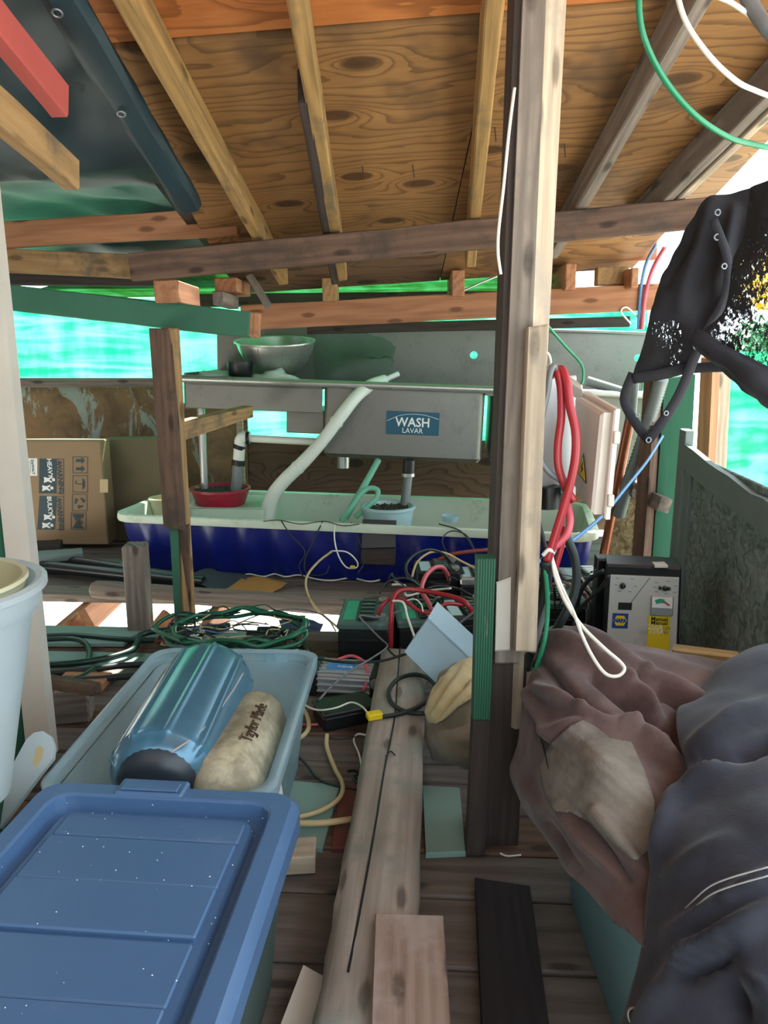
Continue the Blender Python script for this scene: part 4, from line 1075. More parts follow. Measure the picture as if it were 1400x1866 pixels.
for k, (y0, y1) in enumerate(((832, 862), (866, 897), (900, 931), (934, 965))):
    s = (0, 0, 1, 3)[k]
    for (a, b, c_, d_) in ((133, y0, 161, y0 + 1), (133, y1 - 1, 161, y1), (133, y0, 134, y1), (160, y0, 161, y1)): printq('pictogram_frame', a - s, b, c_ - s, d_, m['prtslate'])
    cy = (y0 + y1) / 2; b = lambda dx, dy: onbox(147 - s + dx, cy + dy, .0015)
    if k == 0:
        for dy in (-8, 7): flatpoly('arrow_mark', [b(-8, dy - 2.5), b(2, dy - 2.5), b(2, dy - 6), b(9, dy), b(2, dy + 6), b(2, dy + 2.5), b(-8, dy + 2.5)], m['prtslate'], cb, out)
    elif k == 1:
        flatpoly('umbrella_mark', [b(4 + 5 * math.cos(t), 10 * math.sin(t)) for t in [(-90 + 15 * i) * math.pi / 180 for i in range(13)]], m['prtslate'], cb, out)
        G().tube([b(4, 0), b(-6, 0), b(-9, -3), b(-7, -6)], .002, 5, 4).make('umbrella_handle', m['prtslate'], cb)
    elif k == 2:
        for t in (90, 210, 330):
            cs = lambda r, a: b(r * math.cos(math.radians(a)), r * math.sin(math.radians(a)))
            flatpoly('recycling_arrow', [cs(10, t - 45), cs(10, t), cs(12, t + 6), cs(8, t + 34), cs(4, t + 2), cs(6, t), cs(6, t - 45)], m['prtslate'], cb, out)
    else:
        flatpoly('fragile_mark', [b(-12, -13), b(-6, -3), b(-6, 4), b(-12, 13), b(11, 13), b(4, 7), b(9, 2), b(3, -4), b(10, -9), b(9, -13)], m['prtslate'], cb, out)
        flatpoly('glass_mark', [b(-9, 4), b(-9, -4), b(-3, -1), b(1, -6), b(7, -5), b(7, 5), b(1, 6), b(-3, 1)], m['card'], cb, out).data.vertices
printq('shipping_label', 44, 835, 68, 867, m['prtwhite'])
text('label_lettering', 'DeWALT', .020, TF(onbox(60, 851, .0016), down, out), m['prtblack'], cb, bold=.0005)
for k in range(3): printq('label_line', 49 + k * 3, 840, 50 + k * 3, 862, m['pvcgrey'], .0016)
printq('tape_strip', 183, 873, 198, 897, m['tanc'])
g = G(); a = P(199, 992, 4.2); g.box(Fr((a.x, 4.22, 0), (1, 0, 0)), .0, .36, 0, .15, .0, P(200, 800, 4.22).z, .005); g.make('cardboard_box', m['carddark'], label='darker olive cardboard box behind the blue tank corner', cat='box')

# ================================================================ floor timbers
a, b = PZ(736, 1204, .06), PZ(657, 1960, .06)
a = V((a.x, a.y, .055)); b = V((b.x, b.y, .055))
lg = thing('floor_timber', 'long weathered grey timber with a lengthwise crack lying on the deck', 'timber', ((a.x + b.x) / 2, (a.y + b.y) / 2, 0))
G().plank(a, b, .15, .105, UP, .016, 24, .0022).make('timber', m['log'], lg, smooth=50)
fl = Fr(a, b - a)
crk = [(0, .0), (.25, -.004), (.5, -.008), (.75, .002), (.95, .006), (1.15, .012), (1.35, .02)]
G().tube([fl(x, -.012 + dy * (-1), .0535) for x, dy in crk], .0022, 5, 5).make('crack', m['prtblack'], lg)
q = [PZ(684, 1662, .13), PZ(808, 1666, .13), PZ(824, 1900, .125), PZ(675, 1900, .125)]
G().slab(q, .022, .003, back=(0, 0, -1)).make('loose_plank', m['tread'], label='short reddish plank with worn white streaks lying on the long timber', cat='plank')
q = [PZ(866, 1597, .03), PZ(966, 1612, .03), PZ(1006, 1900, .03), PZ(880, 1900, .03)]
G().slab(q, .028, .003, back=(0, 0, -1)).make('black_plank', m['blackboard'], label='black painted plank on the deck beside the right tote', cat='plank')
q = [PZ(553, 1756, .045), PZ(592, 1778, .045), PZ(570, 1920, .04), PZ(490, 1920, .04)]
G().slab(q, .02, .002, back=(0, 0, -1)).make('white_board', m['white'], label='small cream board with blue spots beside the lidded tote', cat='board')
g = G(); q = [PZ(420, 1535, .05), PZ(577, 1523, .05), PZ(574, 1560, .05), PZ(430, 1568, .05)]; g.slab(q, .04, .004, back=(0, 0, -1))
g.make('wood_scrap', m['greylight'], label='weathered pale wood scrap sticking out from under the blue lid', cat='wood scrap')
g = G(); q = [PZ(165, 1063, .09), PZ(232, 1058, .09), PZ(650, 1108, .05), PZ(650, 1122, .05)]
pbeam('deck_timber', m['grey'], (160, 1078, 3.2), (646, 1112, 3.05), .08, .07, label='long round edged grey timber along the edge of the bright floor gap', cat='timber', bev=.02, rings=10)
for lab, x0, y0, x1, y1, z, mt, w_, h_ in (
        ('dark pipe coming from the left post and ending open by the split post', 60, 1030, 372, 1062, .05, 'pvcblack', .0, .028),
        ('second dark pipe lying beyond the short post stub', 118, 1020, 330, 1052, .06, 'pvcblack', .0, .024)):
    g = G(); A_, B_ = PZ(x0, y0, z), PZ(x1, y1, z); g.tube([A_, B_], h_, 14, 1, caps=False); g.tube([B_, A_], h_ - .004, 14, 1, caps=False)
    g.tube([B_ + (h_ - .002) * V((math.cos(t), 0, math.sin(t))) for t in [k * .5236 for k in range(12)]], .002, 5, 1, closed=True)
    g.make('pipe', m[mt], label=lab, cat='pipe', smooth=40)
pbeam('loose_plank', m['dark'], (40, 1003, 3.8), (104, 1000, 3.85), .12, .045, label='dark plank end poking out beyond the left post', cat='plank')
pbeam('loose_plank', m['slate'], (40, 1022, 3.5), (144, 1014, 3.6), .1, .04, label='slate grey plank under the cardboard box beyond the left post', cat='plank')
g = sheet([[(350, 1045, 3.35), (375, 1036, 3.4), (410, 1042, 3.42), (448, 1048, 3.4)], [(352, 1056, 3.3), (380, 1046, 3.33), (415, 1052, 3.34), (450, 1062, 3.3)], [(372, 1068, 3.22), (395, 1062, 3.24), (420, 1070, 3.24), (440, 1078, 3.22)], [(392, 1082, 3.16), (405, 1082, 3.16), (418, 1084, 3.16), (428, 1086, 3.16)]], 5, 5, .01, 16)
g.make('cloth_scrap', m['slatefab'], label='dark slate cloth heaped at the foot of the blue tank', cat='cloth', smooth=True, solid=.004)
g = sheet([[(440, 1052, 3.34), (470, 1050, 3.36), (500, 1056, 3.36), (524, 1062, 3.36)], [(425, 1066, 3.25), (460, 1064, 3.27), (490, 1068, 3.28), (512, 1072, 3.3)], [(405, 1080, 3.18), (440, 1080, 3.18), (468, 1084, 3.19), (488, 1084, 3.22)], [(425, 1090, 3.15), (445, 1092, 3.14), (460, 1094, 3.14), (472, 1092, 3.16)]], 5, 5, .006, 12)
g.make('leather_scrap', m['leather'], label='tan leather scrap lying in front of the blue tank', cat='scrap', smooth=True, solid=.004)
g = sheet([[(508, 1130, 2.95), (540, 1126, 2.96), (575, 1132, 2.94), (590, 1136, 2.94)], [(512, 1142, 2.86), (545, 1138, 2.87), (572, 1145, 2.86), (585, 1148, 2.86)], [(520, 1152, 2.8), (548, 1150, 2.8), (565, 1156, 2.79), (580, 1158, 2.79)]], 5, 5, .008, 18)
g.make('tarp_scrap', m['bluebag'], label='crumpled dark blue tarp scrap beside the wire coil', cat='tarp', smooth=True, solid=.002)
g = G(); a = PZ(104, 1318, .0); g.box(Fr((a.x, a.y - .02, 0), (1, .2, 0)), 0, .1, 0, .09, 0, .1, .006); g.make('wood_block', m['grey'], label='square grey block beside the clear tote under the hoses', cat='block')
pbeam('wood_scrap', m['brown'], (78, 1246, 1.98), (170, 1262, 1.9), .04, .03, label='thin brown stick lying among the hoses on the left', cat='stick')
g = G(); a = PZ(95, 1262, .0); g.box(Fr((a.x, a.y, 0), (1, -.05, 0)), 0, .16, 0, .1, 0, .03, .004); g.make('wood_scrap', m['orange'], label='orange wood offcut under the thin brown stick', cat='wood scrap')

# ================================================================ totes
# blue-lidded tote in the foreground
LZ = .335
lf = Fr((-.395, .86, 0), (1, -.085, 0))
lt = thing('storage_tote', 'large storage tote with a blue ribbed lid in the foreground', 'tote', lf(0, 0, 0))
LW, LD = .462, .66
def cham(w_, d_, c): return [(w_ / 2 - c, -d_ / 2), (w_ / 2, -d_ / 2 + c), (w_ / 2, d_ / 2 - c), (w_ / 2 - c, d_ / 2), (-w_ / 2 + c, d_ / 2), (-w_ / 2, d_ / 2 - c), (-w_ / 2, -d_ / 2 + c), (-w_ / 2 + c, -d_ / 2)]
def rc(k, r=.04): return rrect(LW - 2 * k, LD - 2 * k, max(.006, r), 3)
g = G(); loft(g, lf, [(rc(.05, .03), .004), (rc(.022, .04), LZ - .05), (rc(.024, .04), LZ - .05), (rc(.05, .03), .02)], True); g.make('tote_body', m['lidbody'], lt, smooth=40)
g = G(); loft(g, lf, [(rc(.004), LZ - .058), (rc(0), LZ - .05), (rc(0), LZ - .016), (rc(.008, .036), LZ - .005), (rc(.013, .034), LZ), (rc(.040, .034), LZ), (rc(.044, .034), LZ - .004), (rc(.047, .034), LZ - .030), (rc(.064, .026), LZ - .031), (rc(.070, .024), LZ - .018)], False, True)
lid = g.make('lid', m['lid'], lt, smooth=24)
ph, pw = LD - .15, LW - .15
for i, (y0, y1, z) in enumerate(((ph / 2 - .055, ph / 2 - .006, .004), (ph / 2 - .16, ph / 2 - .062, .0075), (ph / 2 - .255, ph / 2 - .162, .009), (ph / 2 - .36, ph / 2 - .262, .006), (ph / 2 - .45, ph / 2 - .362, .0075), (-ph / 2 + .006, ph / 2 - .457, .004))):
    G().box(lf, -pw / 2 + .006, pw / 2 - .006, y0, y1, LZ - .024, LZ - .0185 + z, .0025).make('lid_step', m['lid'], lid)
g = G(); g.box(lf.at(-.03, LD / 2 - .004, LZ - .03), -.06, .06, -.036, .010, -.03, .034, .004); g.box(lf.at(-.03, LD / 2 - .022, LZ + .004), -.05, .05, -.012, .012, 0, .004, .002); g.make('latch', m['lid'], lt)
r = random.Random(5); g = G()
for _ in range(70):
    p = lf(r.uniform(-.18, .18), r.uniform(-.25, .28), LZ - .0095); s = r.uniform(.0005, .0015); g.add([p + V((s, 0, 0)), p + V((0, s, 0)), p + V((-s, 0, 0)), p + V((0, -s, 0)), p + V((0, 0, s))], [(0, 1, 4), (1, 2, 4), (2, 3, 4), (3, 0, 4)])
g.make('dust_specks', m['prtwhite'], lid, kind='stuff')
G().box(lf.at(LW / 2 - .075, 0, .03), 0, .012, -.27, -.12, 0, .05, .004).make('tote_contents', plast('lime_paper', '#8fb457', .6), label='lime green folder showing through the side of the lidded tote', cat='folder')

# clear tote with fenders
cf = Fr((-.402, 1.553, 0), (1, -.04, 0)); CW, CD, CH = .424, .665, .298
ct = thing('clear_tote', 'open clear plastic tote holding two boat fenders', 'tote', cf(0, 0, 0))
cr = lambda k, r=.05: rrect(CW - 2 * k, CD - 2 * k, r, 6)
g = G(); loft(g, cf, [(cr(.05), .006), (cr(.045), .012), (cr(.016), CH - .03), (cr(.016), CH - .028)], True); g.make('tote_wall', m['clear'], ct, smooth=40, solid=.003)
g = G(); loft(g, cf, [(cr(.006), CH - .035), (cr(-.004), CH - .03), (cr(-.006), CH - .004), (cr(0), CH), (cr(.014), CH - .004)]); g.make('tote_rim', m['clear'], ct, smooth=40, solid=.003)
for x in (-.10, .105): G().box(cf.at(x, CD / 2, CH - .055), -.03, .03, -.004, .006, 0, .05, .002).make('latch_tab', m['clear'], ct)
for x in (-.09, -.05, .06, .1):
    G().box(cf.at(x, CD / 2 - .012, CH - .05), -.0015, .0015, -.004, .01, 0, .045).make('rib', m['clear'], ct)
st = [PZ(496, 1338, .0)]
p0 = cf(CW / 2 - .024, -.16, .20)
sf = TF(p0, (.02, 1, 0), (1, 0, .12))
g = G(); g.box(sf, -.05, .05, -.002, 0, -.045, .04, .0005); lb = g.make('label_sticker', m['prtwhite'], ct)
g = G(); g.box(sf, -.04, .012, -.003, -.002, -.02, .03); g.make('label_print', m['prtlblue'], lb)
g = G(); g.box(sf, -.01, .03, -.0034, -.0024, -.015, .02); g.make('label_print', m['prtred'], lb)
def fender(name, label, a, b, r0, mat, ribs, ribh, endmat=None, seg=84):
    t = thing(name, label, 'fender', (a + b) / 2 - V((0, 0, r0))); d = b - a; L = d.length; f = Fr(a, d.orthogonal(), d)
    f.z = d.normalized(); f.x = V((1, 0, 0)); f.x = (f.x - f.z * f.x.dot(f.z)).normalized(); f.y = f.z.cross(f.x)
    prof = [(0, .001), (.01, .35), (.03, .62), (.06, .82), (.10, .94), (.15, 1.0), (.5, 1.0), (.85, 1.0), (.90, .94), (.94, .82), (.97, .62), (.99, .35), (1.0, .001)]
    pf = catmull([V((x, y, 0)) for x, y in prof], 3); g = G(); vs_ = []
    for q in pf:
        rr = max(.0005, q.y * r0); k = max(0, min(1, (min(q.x, 1 - q.x) - .07) / .05))
        for j in range(seg):
            th = 2 * math.pi * j / seg; c_ = math.cos(th * ribs / 1.0)
            rad = rr * (1 + ribh * k * max(0, (c_ - .74) / .26)); vs_.append(f(rad * math.cos(th), rad * math.sin(th), q.x * L))
    n = len(pf); g.add(vs_, [(i * seg + j, i * seg + (j + 1) % seg, (i + 1) * seg + (j + 1) % seg, (i + 1) * seg + j) for i in range(n - 1) for j in range(seg)])
    g.make('fender_body', mat, t, smooth=True)
    if endmat:
        e = G(); e.lathe(f, [(.001, -.004), (r0 * .45, -.002), (r0 * .66, .01), (r0 * .82, .03)], 30); e.make('end_cap', endmat, t, smooth=True)
    return t, f, L
fa, fb = P(280, 1446, 1.262), P(392, 1222, 1.74)
ft, ff, fL = fender('boat_fender', 'shiny blue ribbed boat fender in the clear tote', fa, fb, .102, m['fender'], 9, .055, m['fenderdark'], 176)
G().tube([ff(.04, -.088, .0), ff(.07, -.072, .1), ff(.085, -.056, .25), ff(.09, -.045, .38), ff(.08, -.03, .44)], .0026, 6, 5).make('mould_seam', m['boxshade'], ft, smooth=True)
wa, wb_ = P(398, 1460, 1.25), P(474, 1295, 1.66)
wt, wf, wL = fender('boat_fender', 'dirty white boat fender with raised lettering beside the blue one', wa, wb_, .068, m['fenderwhite'], 6, .04)
nn = (CAM - P(445, 1370, 1.45)).normalized()
text('raised_lettering', 'Taylor Made', .036, TF(wf.o.lerp(wf(0, 0, wL), .50) + (nn - wf.z * nn.dot(wf.z)).normalized() * .069, wf.z, nn), m['bark'], wt, ext=.003)

# right tote under the jackets
rf = Fr((.565, 1.10, 0), (1, 0, 0)); RW, RD, RH = .46, .56, .33
m['tealtote'] = clear('teal_tinted_tote', '#a5cdd0', .12, .6, .3)
rt = thing('storage_tote', 'teal tinted clear tote under the brown and navy jackets', 'tote', rf(0, 0, 0))
rr_ = lambda k, r=.05: rrect(RW - 2 * k, RD - 2 * k, r, 5)
g = G(); loft(g, rf, [(rr_(.04), .005), (rr_(.035), .01), (rr_(.008), RH - .03), (rr_(.0), RH - .025), (rr_(-.005), RH)], True); g.make('tote_wall', m['tealtote'], rt, smooth=40, solid=.003)
G().box(rf, -.16, .16, -.2, .2, .02, .27, .03).make('packed_cloth', m['khakidark'], label='brown cloth bundle packed inside the teal tinted tote', cat='bundle')
g = G(); g.box(Fr(rf(-RW / 2 + .004, .205, .27), (0, -1, .02)), 0, .035, -.002, .002, -.05, .04, .0005); lb = g.make('label_sticker', m['bluepot'], rt)
# white buckets at the left edge
bk_ = thing('plastic_bucket', 'white plastic bucket with a rolled rim at the left edge', 'bucket', (-.735, 1.17, .29))
f = Fr((-.735, 1.17, .29), (1, 0, 0))
g = G(); g.cap0 = True; g.lathe(f, [(.085, .03), (.118, .20), (.152, .36), (.160, .362), (.164, .372), (.164, .395), (.176, .398), (.176, .408), (.168, .412), (.158, .408), (.150, .36), (.114, .2)], 48); g.make('bucket_wall', m['bucket'], bk_, smooth=30)
f2 = f.at(0, 0, .02)
g = G(); g.lathe(f2, [(.132, .30), (.142, .385), (.148, .392), (.146, .398), (.138, .396), (.128, .30), (.001, .30)], 44); g.make('inner_bucket', m['bucketin'], label='yellowed bucket nested inside the white bucket', cat='bucket', smooth=30)
G().box(Fr((-.735, 1.17, 0), (1, .1, 0)), -.22, .03, -.12, .12, 0, .318, .01).make('wood_crate', m['greendark'], label='dark green crate under the white bucket', cat='crate')
# white slotted paddle between bucket and lid
pv = [(-60, 1530), (-8, 1450), (22, 1395), (48, 1347), (62, 1335), (78, 1332), (92, 1342), (98, 1360), (96, 1382), (70, 1415), (35, 1462), (0, 1510)]
A_ = [P(x, y, 1.30 + (1430 - y) * .0006) for x, y in pv]; n_ = (A_[3] - A_[0]).cross(A_[8] - A_[0]).normalized()
if n_.dot(CAM - A_[0]) < 0: n_ = -n_
pd = flatpoly('slotted_paddle', A_, m['bucket'], None, n_, .014)
pd['label'] = 'white plastic slotted handle board behind the blue lid'; pd['category'] = 'paddle'
sl = [P(x, y, 1.30 + (1430 - y) * .0006) + n_ * .0008 for x, y in ((66, 1362), (74, 1358), (80, 1366), (76, 1384), (66, 1398), (60, 1394))]
flatpoly('slot', sl, m['tanc'], pd, n_, .003)

# ================================================================ batteries and electrics
def battery(name, label, c, sz, yaw, top, group='car batteries'):
    w_, d_, h_ = sz; t = thing(name, label, 'battery', c, group); f = Fr(c, (math.cos(math.radians(yaw)), math.sin(math.radians(yaw)), 0))
    G().box(f, -w_ / 2, w_ / 2, -d_ / 2, d_ / 2, 0, h_ * .78, .006).make('case', m['batt'], t)
    G().box(f, -w_ / 2 - .004, w_ / 2 + .004, -d_ / 2 - .004, d_ / 2 + .004, h_ * .78, h_ * .94, .006).make('cover', top, t)
    G().box(f, -w_ * .12, w_ * .2, -d_ * .42, d_ * .42, h_ * .94, h_, .004).make('vent_cap', m['batt'], t)
    for k in range(5): G().box(f, -w_ * .10, w_ * .18, -d_ * .36 + k * d_ * .155, -d_ * .36 + k * d_ * .155 + .012, h_, h_ + .004, .001).make('rib', m['batttop'], t)
    G().box(f, -w_ * .42, -w_ * .18, -d_ * .38, d_ * .38, h_ * .94, h_ * .945).make('sticker', m['prtgreen'] if top is m['batttop'] else m['bluepot'], t)
    for s in (-1, 1):
        G().lathe(f.at(w_ * .34, s * d_ * .34, h_ * .94), [(.011, 0), (.009, .02), (.001, .021)], 12).make('terminal', m['lead'], t, smooth=40)
        g = G(); g.box(f.at(w_ * .34, s * d_ * .34, h_ * .94 + .006), -.018, .014, -.012, .012, 0, .011, .002); g.make('clamp', m['zinc'], t)
    G().box(f, -w_ * .3, w_ * .3, -d_ / 2 - .007, -d_ / 2, h_ * .55, h_ * .6, .002).make('grip', m['batt'], t)
    return t
def at0(x, Y): p = P(x, 1200, Y); return V((p.x, Y, 0))
battery('car_battery', 'dusty green topped battery nearest the silver inverter', at0(668, 2.58), (.175, .26, .172), -3, m['batttop'])
battery('car_battery', 'black battery right of the green topped one behind the clear box', at0(772, 2.60), (.205, .24, .168), 4, m['batttop'])
battery('car_battery', 'black battery raised at the rear against the blue tank', at0(797, 3.06), (.19, .18, .20), 2, m['batt'])
battery('car_battery', 'grey labelled battery tucked behind the green grooved board', at0(862, 3.0), (.13, .17, .19), 0, m['silver'])
battery('car_battery', 'battery with the ribbed case just left of the centre post', at0(848, 2.62), (.17, .22, .17), 6, m['batt'])
battery('car_battery', 'battery right of the centre post below the hanging cables', at0(1005, 2.72), (.20, .2, .19), 0, m['batttop'])
battery('car_battery', 'battery between the centre post and the battery charger', at0(1062, 2.95), (.2, .18, .2), 0, m['silver'])

iv = thing('power_inverter', 'silver finned power inverter with black ends beside the clear tote', 'inverter', PZ(620, 1272))
f = Fr(PZ(558, 1268), V((1, -.13, 0))); wd = .235; dp = .12
f = f.at(0, 0, 0)
G().box(f, .035, wd - .03, 0, dp, .012, .075, .004).make('housing', m['silver'], iv)
for k in range(5):
    G().box(f, .035, wd - .03, .006 + k * .026, .012 + k * .026, .074, .082, .001).make('fin', m['silver'], iv)
for k in range(3):
    G().box(f, .035, wd - .03, -.006, .001, .018 + k * .02, .024 + k * .02, .001).make('fin', m['silver'], iv)
G().box(f, 0, .037, -.006, dp + .006, .004, .082, .006).make('end_cap', m['black'], iv)
G().box(f, wd - .032, wd + .012, -.004, dp + .004, .002, .08, .006).make('end_cap', m['black'], iv)
G().box(f, .06, .15, .03, .075, .082, .0835).make('label_plate', m['prtlblue'], iv)
text('inverter_lettering', 'nova', .026, TF(f(.118, .052, .0838), f.x, f.z), m['prtwhite'], iv)
G().lathe(Fr(f(wd - .012, -.004, .055), f.x, -f.y), [(.018, 0), (.016, .008), (.001, .009)], 16).make('knob', m['pvcgrey'], iv, smooth=40)
# black junction box
jb = thing('junction_box', 'flat black project box with screwed lid beside the inverter', 'box', PZ(622, 1335))
f = Fr(PZ(592, 1338), V((.155, .07, 0)))
G().box(f, 0, .165, 0, .105, .004, .047, .005).make('case', m['black'], jb); G().box(f, -.002, .167, -.002, .107, .047, .058, .003).make('lid', m['black'], jb)
for x, y in ((.012, .012), (.153, .012), (.012, .093), (.153, .093)): G().lathe(f.at(x, y, .058), [(.005, 0), (.005, .002), (.001, .002)], 10).make('screw', m['rubber'], jb)
# clear box tilted over the timber
f = Fr(PZ(745, 1188, .10), V((.8, -.52, -.35))).rotx(18)
bx = thing('clear_box', 'small clear plastic box tipped against the batteries', 'box', f.o)
f = TF(P(800, 1180, 2.08), (.82, .0, -.57), (-.2, -1, .25))
g = G(); c4 = f
o1 = [(-.098, -.054), (.06, -.054), (.06, .054), (-.098, .054)]
q = [P(780, 1128, 2.12), P(862, 1206, 2.10), P(812, 1262, 2.06), P(737, 1188, 2.08)]
g.slab(q, .003, .001); g2 = q
for i in range(4):
    a, b = q[i], q[(i + 1) % 4]; bk2 = V((.03, .09, .01)); g.slab([a, b, b + bk2, a + bk2], .003, .001, back=((q[0] + q[2]) / 2 - (a + b) / 2))
g.make('box_wall', m['clearbox'], bx)
a, b = q[0] + V((.0, -.003, .006)), q[1] + V((.004, -.003, .004)); bk3 = V((.035, .11, .012))
G().slab([a, b, b + bk3, a + bk3], .006, .001, back=(0, 0, -1)).make('box_rim', m['clearbox'], bx)
# yellow connector
yc = thing('yellow_connector', 'bright yellow plug connector on the long timber', 'connector', P(684, 1310, 1.95))
f = Fr(PZ(672, 1316, .11), V((1, .35, 0))); G().box(f, 0, .042, 0, .028, 0, .018, .003).make('shell', m['yellow'], yc); G().box(f, .012, .028, .006, .02, .018, .02, .001).make('key', m['yellow'], yc)

# battery charger on the right
bc_ = thing('battery_charger', 'silver fronted battery charger in a black case behind the brown jacket', 'charger', PZ(1165, 1230))
q = [P(1107, 1028, 2.22), P(1243, 1034, 2.17), P(1234, 1268, 2.17), P(1095, 1260, 2.22)]
G().slab(q, .11, .006).make('case', m['black'], bc_)
q2 = [P(1113, 1047, 2.217), P(1238, 1052, 2.167), P(1231, 1215, 2.167), P(1103, 1211, 2.217)]
nq = (q2[1] - q2[0]).cross(q2[3] - q2[0]).normalized()
if nq.dot(CAM - q2[0]) < 0: nq = -nq
fp = G().slab([p + nq * .003 for p in q2], .004, .001).make('front_panel', m['panel'], bc_)
def onp(s, t, k=.0038): return q2[0].lerp(q2[1], s).lerp(q2[3].lerp(q2[2], s), t) + nq * k
xr = (q2[1] - q2[0]).normalized()
def pq(name, s0_, t0, s1_, t1, mat, par=None, k=.0042): return flatpoly(name, [onp(s0_, t0, k), onp(s1_, t0, k), onp(s1_, t1, k), onp(s0_, t1, k)], mat, par or bc_, nq)
def knob(s, t, r_):
    f = TF(onp(s, t), xr, nq); G().lathe(Fr(f.o, f.x, nq), [(r_, 0), (r_ * .85, .01), (r_ * .4, .012), (.0005, .018)], 16).make('knob', m['black'], bc_, smooth=40)
knob(.19, .11, .009); knob(.80, .12, .008); knob(.73, .115, .005); knob(.86, .12, .005)
for s, t in ((.08, .03), (.30, .03), (.06, .10), (.35, .11), (.12, .17), (.27, .17)): pq('dial_mark', s, t, s + .05, t + .006, m['pvcgrey'])
for s, t in ((.65, .06), (.82, .04), (.93, .09), (.63, .11), (.66, .16), (.92, .16), (.80, .18)): pq('dial_mark', s, t, s + .05, t + .006, m['pvcgrey'])
flatpoly('diagonal_line', [onp(.57, .015), onp(.585, .015), onp(.325, .30), onp(.31, .30)], m['pvcgrey'], bc_, nq)
pq('meter_window', .14, .295, .34, .375, m['prtblack'])
pq('brand_plate', .065, .415, .295, .58, m['prtblue'], k=.0045)
cx, cy, hx, hy = .18, .495, .10, .055
flatpoly('brand_hexagon', [onp(cx - hx, cy, .0055), onp(cx - hx * .55, cy - hy, .0055), onp(cx + hx * .55, cy - hy, .0055), onp(cx + hx, cy, .0055), onp(cx + hx * .55, cy + hy, .0055), onp(cx - hx * .55, cy + hy, .0055)], m['prtyel'], bc_, nq)
text('brand_lettering', 'NAPA', .017, TF(onp(cx, cy, .0062), xr, nq), m['prtblue'], bc_, bold=.0012, sx=.8)
mt_ = thing('tmp', None, None, (0, 0, 0)); bpy.data.objects.remove(mt_)
f = TF(onp(.77, .31), xr, nq)
meter = G().box(f, -.032, .032, -.008, 0, -.032, .032, .003).make('meter_housing', m['silver'], bc_)
G().box(f, -.029, .029, -.0095, -.008, -.006, .028, .001).make('meter_face', m['prtwhite'], meter)
G().prism(Fr(f.o, f.x, -f.y), [(-.022, .018), (-.008, .024), (.006, .022), (.006, .010), (-.006, .010), (-.016, .006)], .0096, .0102).make('green_zone', m['prtgreen'], meter)
G().prism(Fr(f.o, f.x, -f.y), [(.006, .018), (.022, .006), (.019, .001), (.004, .011)], .0096, .0102).make('red_zone', m['prtred'], meter)
pl = pq('instruction_plate', .585, .43, .90, .86, m['prtyel'], k=.0045)
for k, (s, z, t) in enumerate((('Manual', .017, .464), ('Manual', .017, .506))): text('instruction_lettering', s, z, TF(onp(.745, t, .0055), xr, nq), m['prtblack'], bc_, bold=.0003)
for s, z, u, t, mm in (('250A', .021, .69, .555, 'prtwhite'), ('12V', .014, .85, .563, 'prtblack'), ('125A', .020, .71, .605, 'prtwhite'), ('6V', .014, .84, .61, 'prtblack')): text('rating_lettering', s, z, TF(onp(u, t, .0055), xr, nq), m[mm], bc_)
q3 = [P(1090, 1018, 2.34), P(1218, 1024, 2.32), P(1208, 1242, 2.32), P(1074, 1239, 2.34)]
G().slab(q3, .06, .006).make('charger_case', m['black'], label='second black charger case standing behind the silver fronted one', cat='charger')
G().slab([P(1182, 1018, 2.30), P(1206, 1019, 2.28), P(1218, 1030, 2.17), P(1194, 1030, 2.17)], .008, .001, back=(0, 0, -1)).make('handle_clip', m['boxgrey'], bc_)

# ================================================================ jackets and bags
rows = [[(992, 1170, 1.60), (1012, 1142, 1.56), (1080, 1152, 1.52), (1190, 1182, 1.5), (1335, 1210, 1.5)],
        [(968, 1235, 1.42), (1015, 1215, 1.36), (1090, 1222, 1.33), (1190, 1250, 1.32), (1330, 1270, 1.33)],
        [(956, 1300, 1.37), (1010, 1290, 1.24), (1090, 1300, 1.2), (1180, 1320, 1.2), (1300, 1340, 1.2)],
        [(942, 1365, 1.38), (1000, 1370, 1.20), (1080, 1380, 1.1), (1170, 1400, 1.07), (1290, 1420, 1.07)],
        [(936, 1412, 1.36), (998, 1450, 1.16), (1075, 1480, 1.03), (1150, 1510, .98), (1260, 1540, .97)],
        [(955, 1460, 1.32), (1008, 1530, 1.12), (1072, 1590, .99), (1130, 1640, .90), (1215, 1700, .825)],
        [(966, 1478, 1.32), (1015, 1552, 1.12), (1075, 1617, .985), (1124, 1672, .90), (1198, 1755, .785)]]
jf = [(1005, 1165, 1075, 1195, 11, .030), (1075, 1195, 1140, 1250, 11, .034), (1140, 1250, 1215, 1345, 12, .036), (990, 1210, 1060, 1285, 9, -.030), (1060, 1285, 1120, 1322, 10, -.034),
      (985, 1255, 1060, 1300, 10, .030), (1060, 1300, 1150, 1335, 11, .036), (1150, 1335, 1240, 1395, 12, .034), (1080, 1235, 1170, 1310, 9, -.032), (1170, 1310, 1230, 1345, 9, -.034),
      (1060, 1150, 1180, 1225, 10, .022), (1180, 1225, 1290, 1290, 12, .028), (1100, 1205, 1200, 1275, 8, -.020), (1150, 1185, 1320, 1245, 14, .014), (1200, 1260, 1290, 1320, 8, -.026),
      (966, 1265, 1012, 1345, 9, .024), (975, 1300, 1005, 1360, 7, -.020), (1005, 1340, 1065, 1325, 16, .024), (1060, 1360, 1180, 1470, 30, .022), (1020, 1470, 1120, 1590, 10, .018), (1090, 1480, 1180, 1600, 12, .022),
      (1060, 1490, 1150, 1600, 8, -.018), (950, 1400, 990, 1480, 10, .014), (1030, 1570, 1130, 1680, 14, .012), (1000, 1500, 1060, 1585, 8, -.012)]
JG = sheet(rows, 40, 28, .010, 7, folds=jf, seed=1)
